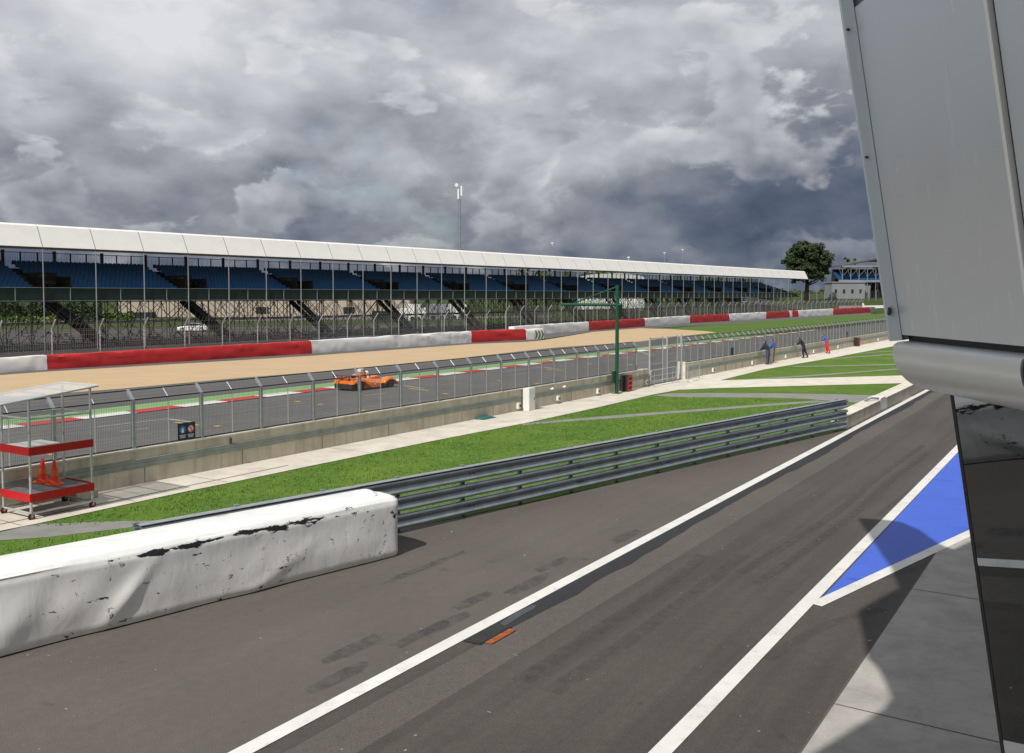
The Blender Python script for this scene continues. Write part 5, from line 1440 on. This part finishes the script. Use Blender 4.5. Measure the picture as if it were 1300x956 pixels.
# marshals by the far barrier
for (p,top,leg,lb,Y) in ((1086,'orange_cloth','orange_cloth','marshal in orange overalls standing beyond the far red barrier section',305),(1095.5,'white_cloth','navy','marshal in a white top standing beyond the far red barrier section',305)):
    b=D(p,390,Y); person(lb,(b.x,Y,terrain(b.x,Y)-.02),math.pi*.9,{},top,leg)

# ------------------------------------------------------------------ pit building beside the camera
bd=empty('pit_building','grey pit building with leaning metal panels, rounded nose and dark glazing','building',(0,0,0))
AX=Vector((.026,-1,0)).normalized()         # along the fin, towards the viewer
UP=Vector((-.166,0,1))                      # the fins lean outwards
def fp(a,h,o=0.0,P=Vector((2.085,4.92,5.19))):   # a metres nearer, h metres up, o metres proud (towards the track)
    nrm=Vector((-1,-.026,-.166)).normalized()
    return P+AX*a+UP*h+nrm*o
def quadbox(name,a0,a1,h0,h1,o0,o1,mat,P=Vector((2.085,4.92,5.19)),par=bd,bevel=0):
    m=MB(); c=[fp(a,h,o,P) for o in (o0,o1) for a,h in ((a0,h0),(a1,h0),(a1,h1),(a0,h1))]
    m.add(c,[(0,1,2,3),(7,6,5,4),(0,4,5,1),(1,5,6,2),(2,6,7,3),(3,7,4,0)]); return m.build(name,mat,par,bevel=bevel)
htop=1.72
quadbox('facade_panel',0,1.185,.0,htop,-.06,0,M['panel'])
quadbox('facade_panel',1.235,2.9,.0,3.0,-.06,-.004,M['panel'])
quadbox('facade_panel',0.0,1.185,htop+.07,3.4,-.06,-.0,M['panel'])
quadbox('panel_seal',-.0,1.19,htop,htop+.07,-.065,-.05,M['seal'])
quadbox('panel_trim',1.19,1.214,-.02,3.4,-.03,.012,M['trim_light'])
quadbox('panel_seal',1.217,1.235,-.02,3.4,-.06,-.01,M['seal'])
quadbox('panel_seal',-.005,.0,.0,htop,-.06,-.002,M['seam_brown'])
# edge flange
m=MB(); c=[fp(-.008,-.03,.0),fp(-.008,3.4,.0),fp(-.06,3.4,.045),fp(-.05,-.03,.045),fp(-.008,-.03,-.06),fp(-.008,3.4,-.06),fp(-.12,3.4,.03),fp(-.11,-.03,.03)]
m.add(c,[(0,1,2,3),(4,5,6,7),(3,2,6,7),(0,3,7,4),(1,2,6,5)]); m.build('edge_flange',M['flange'],bd)
for h in (.12,.95,1.62):
    m=MB(); p=fp(-.035,h,.032); m.tube([p,p+Vector((-.012,-.004,0))],.007,8); m.build('rivet',M['dark_metal'],bd)
m=MB(); p=fp(-.03,.13,.035); m.tube([p,p+Vector((-.006,0,0))],.022,12); m.build('drain_hole',M['seal'],bd)
quadbox('panel_seal',-.02,2.9,-.075,-.003,-.14,-.04,M['seal'])
# bullnose: profile in (x,z) swept along the fin axis
pf=[(2.20,5.165),(2.075,5.150),(2.052,5.135),(2.048,5.10)]
for k in range(1,13):
    a=R(180+k*7.5); pf.append((2.30+.252*math.cos(a),5.10+.215*math.sin(a)))
pf += [(2.42,4.885),(2.42,5.16)]
def sweep(y0,y1,prof):
    n=len(prof); vs=[]
    for y in (y0,y1):
        for x,z in prof: vs.append((x+.026*(4.95-y),y,z))
    m=MB(); m.add(vs,[(i,i+1,n+i+1,n+i) for i in range(n-1)]+[tuple(range(n)),tuple(range(2*n-1,n-1,-1))]); return m
sweep(4.95,3.76,pf).build('bullnose',M['nose'],bd,smooth_angle=30)
sweep(3.752,3.735,[(x+.006,z-.004) for x,z in pf]).build('bullnose_joint',M['seal'],bd)
sweep(3.73,1.6,pf).build('bullnose',M['nose'],bd,smooth_angle=30)
# tinted glazing, same lean
GP=Vector((2.335,4.90,4.90))
quadbox('glazing',.035,3.2,-4.86,-.0,-.03,0,M['glazing'],GP)
quadbox('glazing_edge',0,.034,-4.86,0,-.03,.002,M['seal'],GP)
# body of the building behind the fins
q=lambda d,x:(3.6+E.x*x - E.y*(-1)*0 + d*E.y, E.y*x - d*E.x)
def bq(d,x): v=Vector((3.6,0,0))+E*x-NL*d; return (v.x,v.y)
m=MB(); m.prism([bq(0,-14),bq(0,70),bq(12,70),bq(12,-14)],0,10.9); m.build('wall',M['bldg'],bd)
k=0
for i in range(14):
    x=-12+i*6; 
    m=MB(); m.prism([bq(-.02,x),bq(-.02,x+4.6),bq(-.006,x+4.6),bq(-.006,x)],.05,3.0); m.build('garage_door',M['grey_wall'],bd)
m=MB(); m.prism([bq(-.03,-14),bq(-.03,70),bq(-.006,70),bq(-.006,-14)],4.0,7.0); m.build('window_band',M['glazing'],bd)
m=MB(); m.prism([(-1.2,-5),(-1.2,1.2),(2.2,1.2),(3.2,1.2),(9,1.2),(3,-5)],3.65,3.8); m.build('balcony_deck',M['deck'],bd)
# roof canopy with saw-tooth fins: its outline follows the shadow it throws on the apron
ZC=11.3; SH=Vector((.45,.78,0))
sh=[(1091,659),(1118,661),(1145,664.5),(1168,675),(1191,692),(1209,700),(1235,688)]
cA=[G(*s_)-SH*ZC for s_ in sh]
left=[G(*s_)-SH*ZC for s_ in ((1133,721),(1143,747),(1090,776),(1095,795),(1102,833),(1117,847),(1126,866))]
dv=left[2]-cA[0]; dv.z=0
more=[G(*s_)-SH*ZC for s_ in ((1134,885),(1120,905),(1085,928),(1030,962),(1010,1040),(900,1250))]
poly=list(reversed(cA))+left+more
pts=[(v.x,v.y) for v in poly]+[bq(1.0,-13),bq(1.0,30)]
m=MB(); m.prism(pts,ZC-.12,ZC+.12); m.build('roof_canopy',M['bldg'],bd)

m=MB(); m.prism([(.5,-5),(.5,3.95),(2.45,3.95),(5.0,2.5),(4.5,-5)],7.95,8.12); m.build('added_shade_slab',M['bldg'],bd)  # unseen slab added above the balcony to keep sun off the facade panels
# ------------------------------------------------------------------ light and sky
sd=bpy.data.lights.new('sun','SUN'); sd.energy=4.0; sd.angle=R(.53); sd.color=(1,.955,.89)
so=bpy.data.objects.new('sun',sd); COL.objects.link(so)
Ld=Vector((.45,.78,-1)).normalized(); so.rotation_euler=Ld.to_track_quat('-Z','Y').to_euler(); so.location=(0,0,50)
EL=math.asin(-Ld.z); AZ=math.atan2(-Ld.x,-Ld.y)
SKYOFF=(8.2,5.1,2.3)
w=bpy.data.worlds.new('World'); scene.world=w; w.use_nodes=True; nt=w.node_tree; bg=nt.nodes['Background']; bg.inputs['Strength'].default_value=.1
sky=N(nt,'ShaderNodeTexSky'); sky.sky_type='NISHITA'; sky.sun_disc=False; sky.sun_elevation=EL; sky.sun_rotation=AZ; sky.dust_density=1.5
tc=N(nt,'ShaderNodeTexCoord'); sp_=N(nt,'ShaderNodeSeparateXYZ'); L(nt,tc.outputs['Generated'],sp_.inputs[0]); X,Yc,Z=sp_.outputs
zc=math_(nt,'MAXIMUM',Z,-.02); den=math_(nt,'ADD',zc,.75)
u=math_(nt,'DIVIDE',X,den); v=math_(nt,'DIVIDE',Yc,den)
cb=N(nt,'ShaderNodeCombineXYZ'); L(nt,u,cb.inputs[0]); L(nt,v,cb.inputs[1]); L(nt,math_(nt,'MULTIPLY',zc,1.35),cb.inputs[2]); cv=cb.outputs[0]
def off(vec,dx,dy,dz=0):
    a=N(nt,'ShaderNodeVectorMath',operation='ADD'); L(nt,vec,a.inputs[0]); a.inputs[1].default_value=(dx,dy,dz); return a.outputs[0]
c0_=off(cv,*SKYOFF)
wn=N(nt,'ShaderNodeTexNoise'); wn.inputs['Scale'].default_value=5; wn.inputs['Detail'].default_value=3; L(nt,c0_,wn.inputs['Vector'])
wa=N(nt,'ShaderNodeVectorMath',operation='MULTIPLY_ADD'); L(nt,wn.outputs['Color'],wa.inputs[0]); wa.inputs[1].default_value=(.10,.10,.10); L(nt,c0_,wa.inputs[2]); cw=wa.outputs[0]
n_big=noi(nt,c0_,1.3,2,.5)
reg=N(nt,'ShaderNodeMapRange'); reg.inputs[1].default_value=.02; reg.inputs[2].default_value=.26; L(nt,Z,reg.inputs[0]); reg.interpolation_type='SMOOTHSTEP'
side=N(nt,'ShaderNodeMapRange'); side.inputs[1].default_value=-.45; side.inputs[2].default_value=.35; L(nt,X,side.inputs[0])
b0=math_(nt,'ADD',math_(nt,'MULTIPLY',reg.outputs[0],.46),math_(nt,'MULTIPLY',side.outputs[0],-.09))
base=math_(nt,'ADD',math_(nt,'ADD',b0,.245),math_(nt,'MULTIPLY',math_(nt,'SUBTRACT',n_big,.5),.30))
bn=noi(nt,off(c0_,4.4,3.3,8.8),4.0,8,.58); bn2=noi(nt,off(c0_,4.39,3.32,8.86),4.0,3,.58)
base=math_(nt,'ADD',base,math_(nt,'ADD',math_(nt,'MULTIPLY',math_(nt,'SUBTRACT',bn,.5),.30),math_(nt,'MULTIPLY',math_(nt,'SUBTRACT',bn,bn2),.9)))
val=math_(nt,'ADD',base,.03); soft=None
for (sc_,of_,th,wd,rim,dark,dd,ro) in ((3.0,(0,0,0),.47,.13,.15,-.10,8,.57),(4.6,(7.3,2.1,4.4),.50,.085,.18,-.10,8,.56),(8.0,(2.2,9.1,6.6),.53,.08,.18,.0,5,.55)):
    v_=off(cw,*of_); d_a=noi(nt,v_,sc_,dd,ro); d_b=noi(nt,off(v_,-.02*3/sc_,.02*3/sc_,.085*3/sc_),sc_,3,ro)
    m_=N(nt,'ShaderNodeMapRange'); m_.interpolation_type='SMOOTHSTEP'; m_.inputs[1].default_value=th-.01; m_.inputs[2].default_value=th-.01+wd; L(nt,d_a,m_.inputs[0])
    k_=N(nt,'ShaderNodeMapRange'); k_.inputs[1].default_value=th; k_.inputs[2].default_value=th+.17; k_.inputs[3].default_value=rim; k_.inputs[4].default_value=dark; L(nt,d_a,k_.inputs[0])
    lay=math_(nt,'ADD',math_(nt,'ADD',base,k_.outputs[0]),math_(nt,'MULTIPLY',math_(nt,'SUBTRACT',d_a,d_b),1.2))
    val=math_(nt,'ADD',val,math_(nt,'MULTIPLY',m_.outputs[0],math_(nt,'SUBTRACT',lay,val)))
    if soft is None: soft=d_a
b4=math_(nt,'ADD',val,math_(nt,'MULTIPLY',math_(nt,'SUBTRACT',soft,.5),.2))
cc_=ramp(nt,b4,[(.0,(.068,.092,.145)),(.20,(.122,.148,.205)),(.42,(.26,.278,.32)),(.66,(.45,.47,.51)),(1.0,(.72,.735,.77))])
cs=N(nt,'ShaderNodeVectorMath',operation='SCALE'); L(nt,cc_,cs.inputs[0]); cs.inputs['Scale'].default_value=10.0
hole=ramp(nt,soft,[(.30,1.),(.38,0.)])
hm=math_(nt,'MULTIPLY',hole,.45)
L(nt,mix(nt,hm,cs.outputs[0],sky.outputs[0]),bg.inputs['Color'])
# ------------------------------------------------------------------ render settings
vs_=scene.view_settings; vs_.view_transform='Standard'; vs_.look='None'; vs_.gamma=1; vs_.exposure=0; vs_.use_curve_mapping=False
scene.render.engine='CYCLES'
scene.cycles.transparent_max_bounces=24
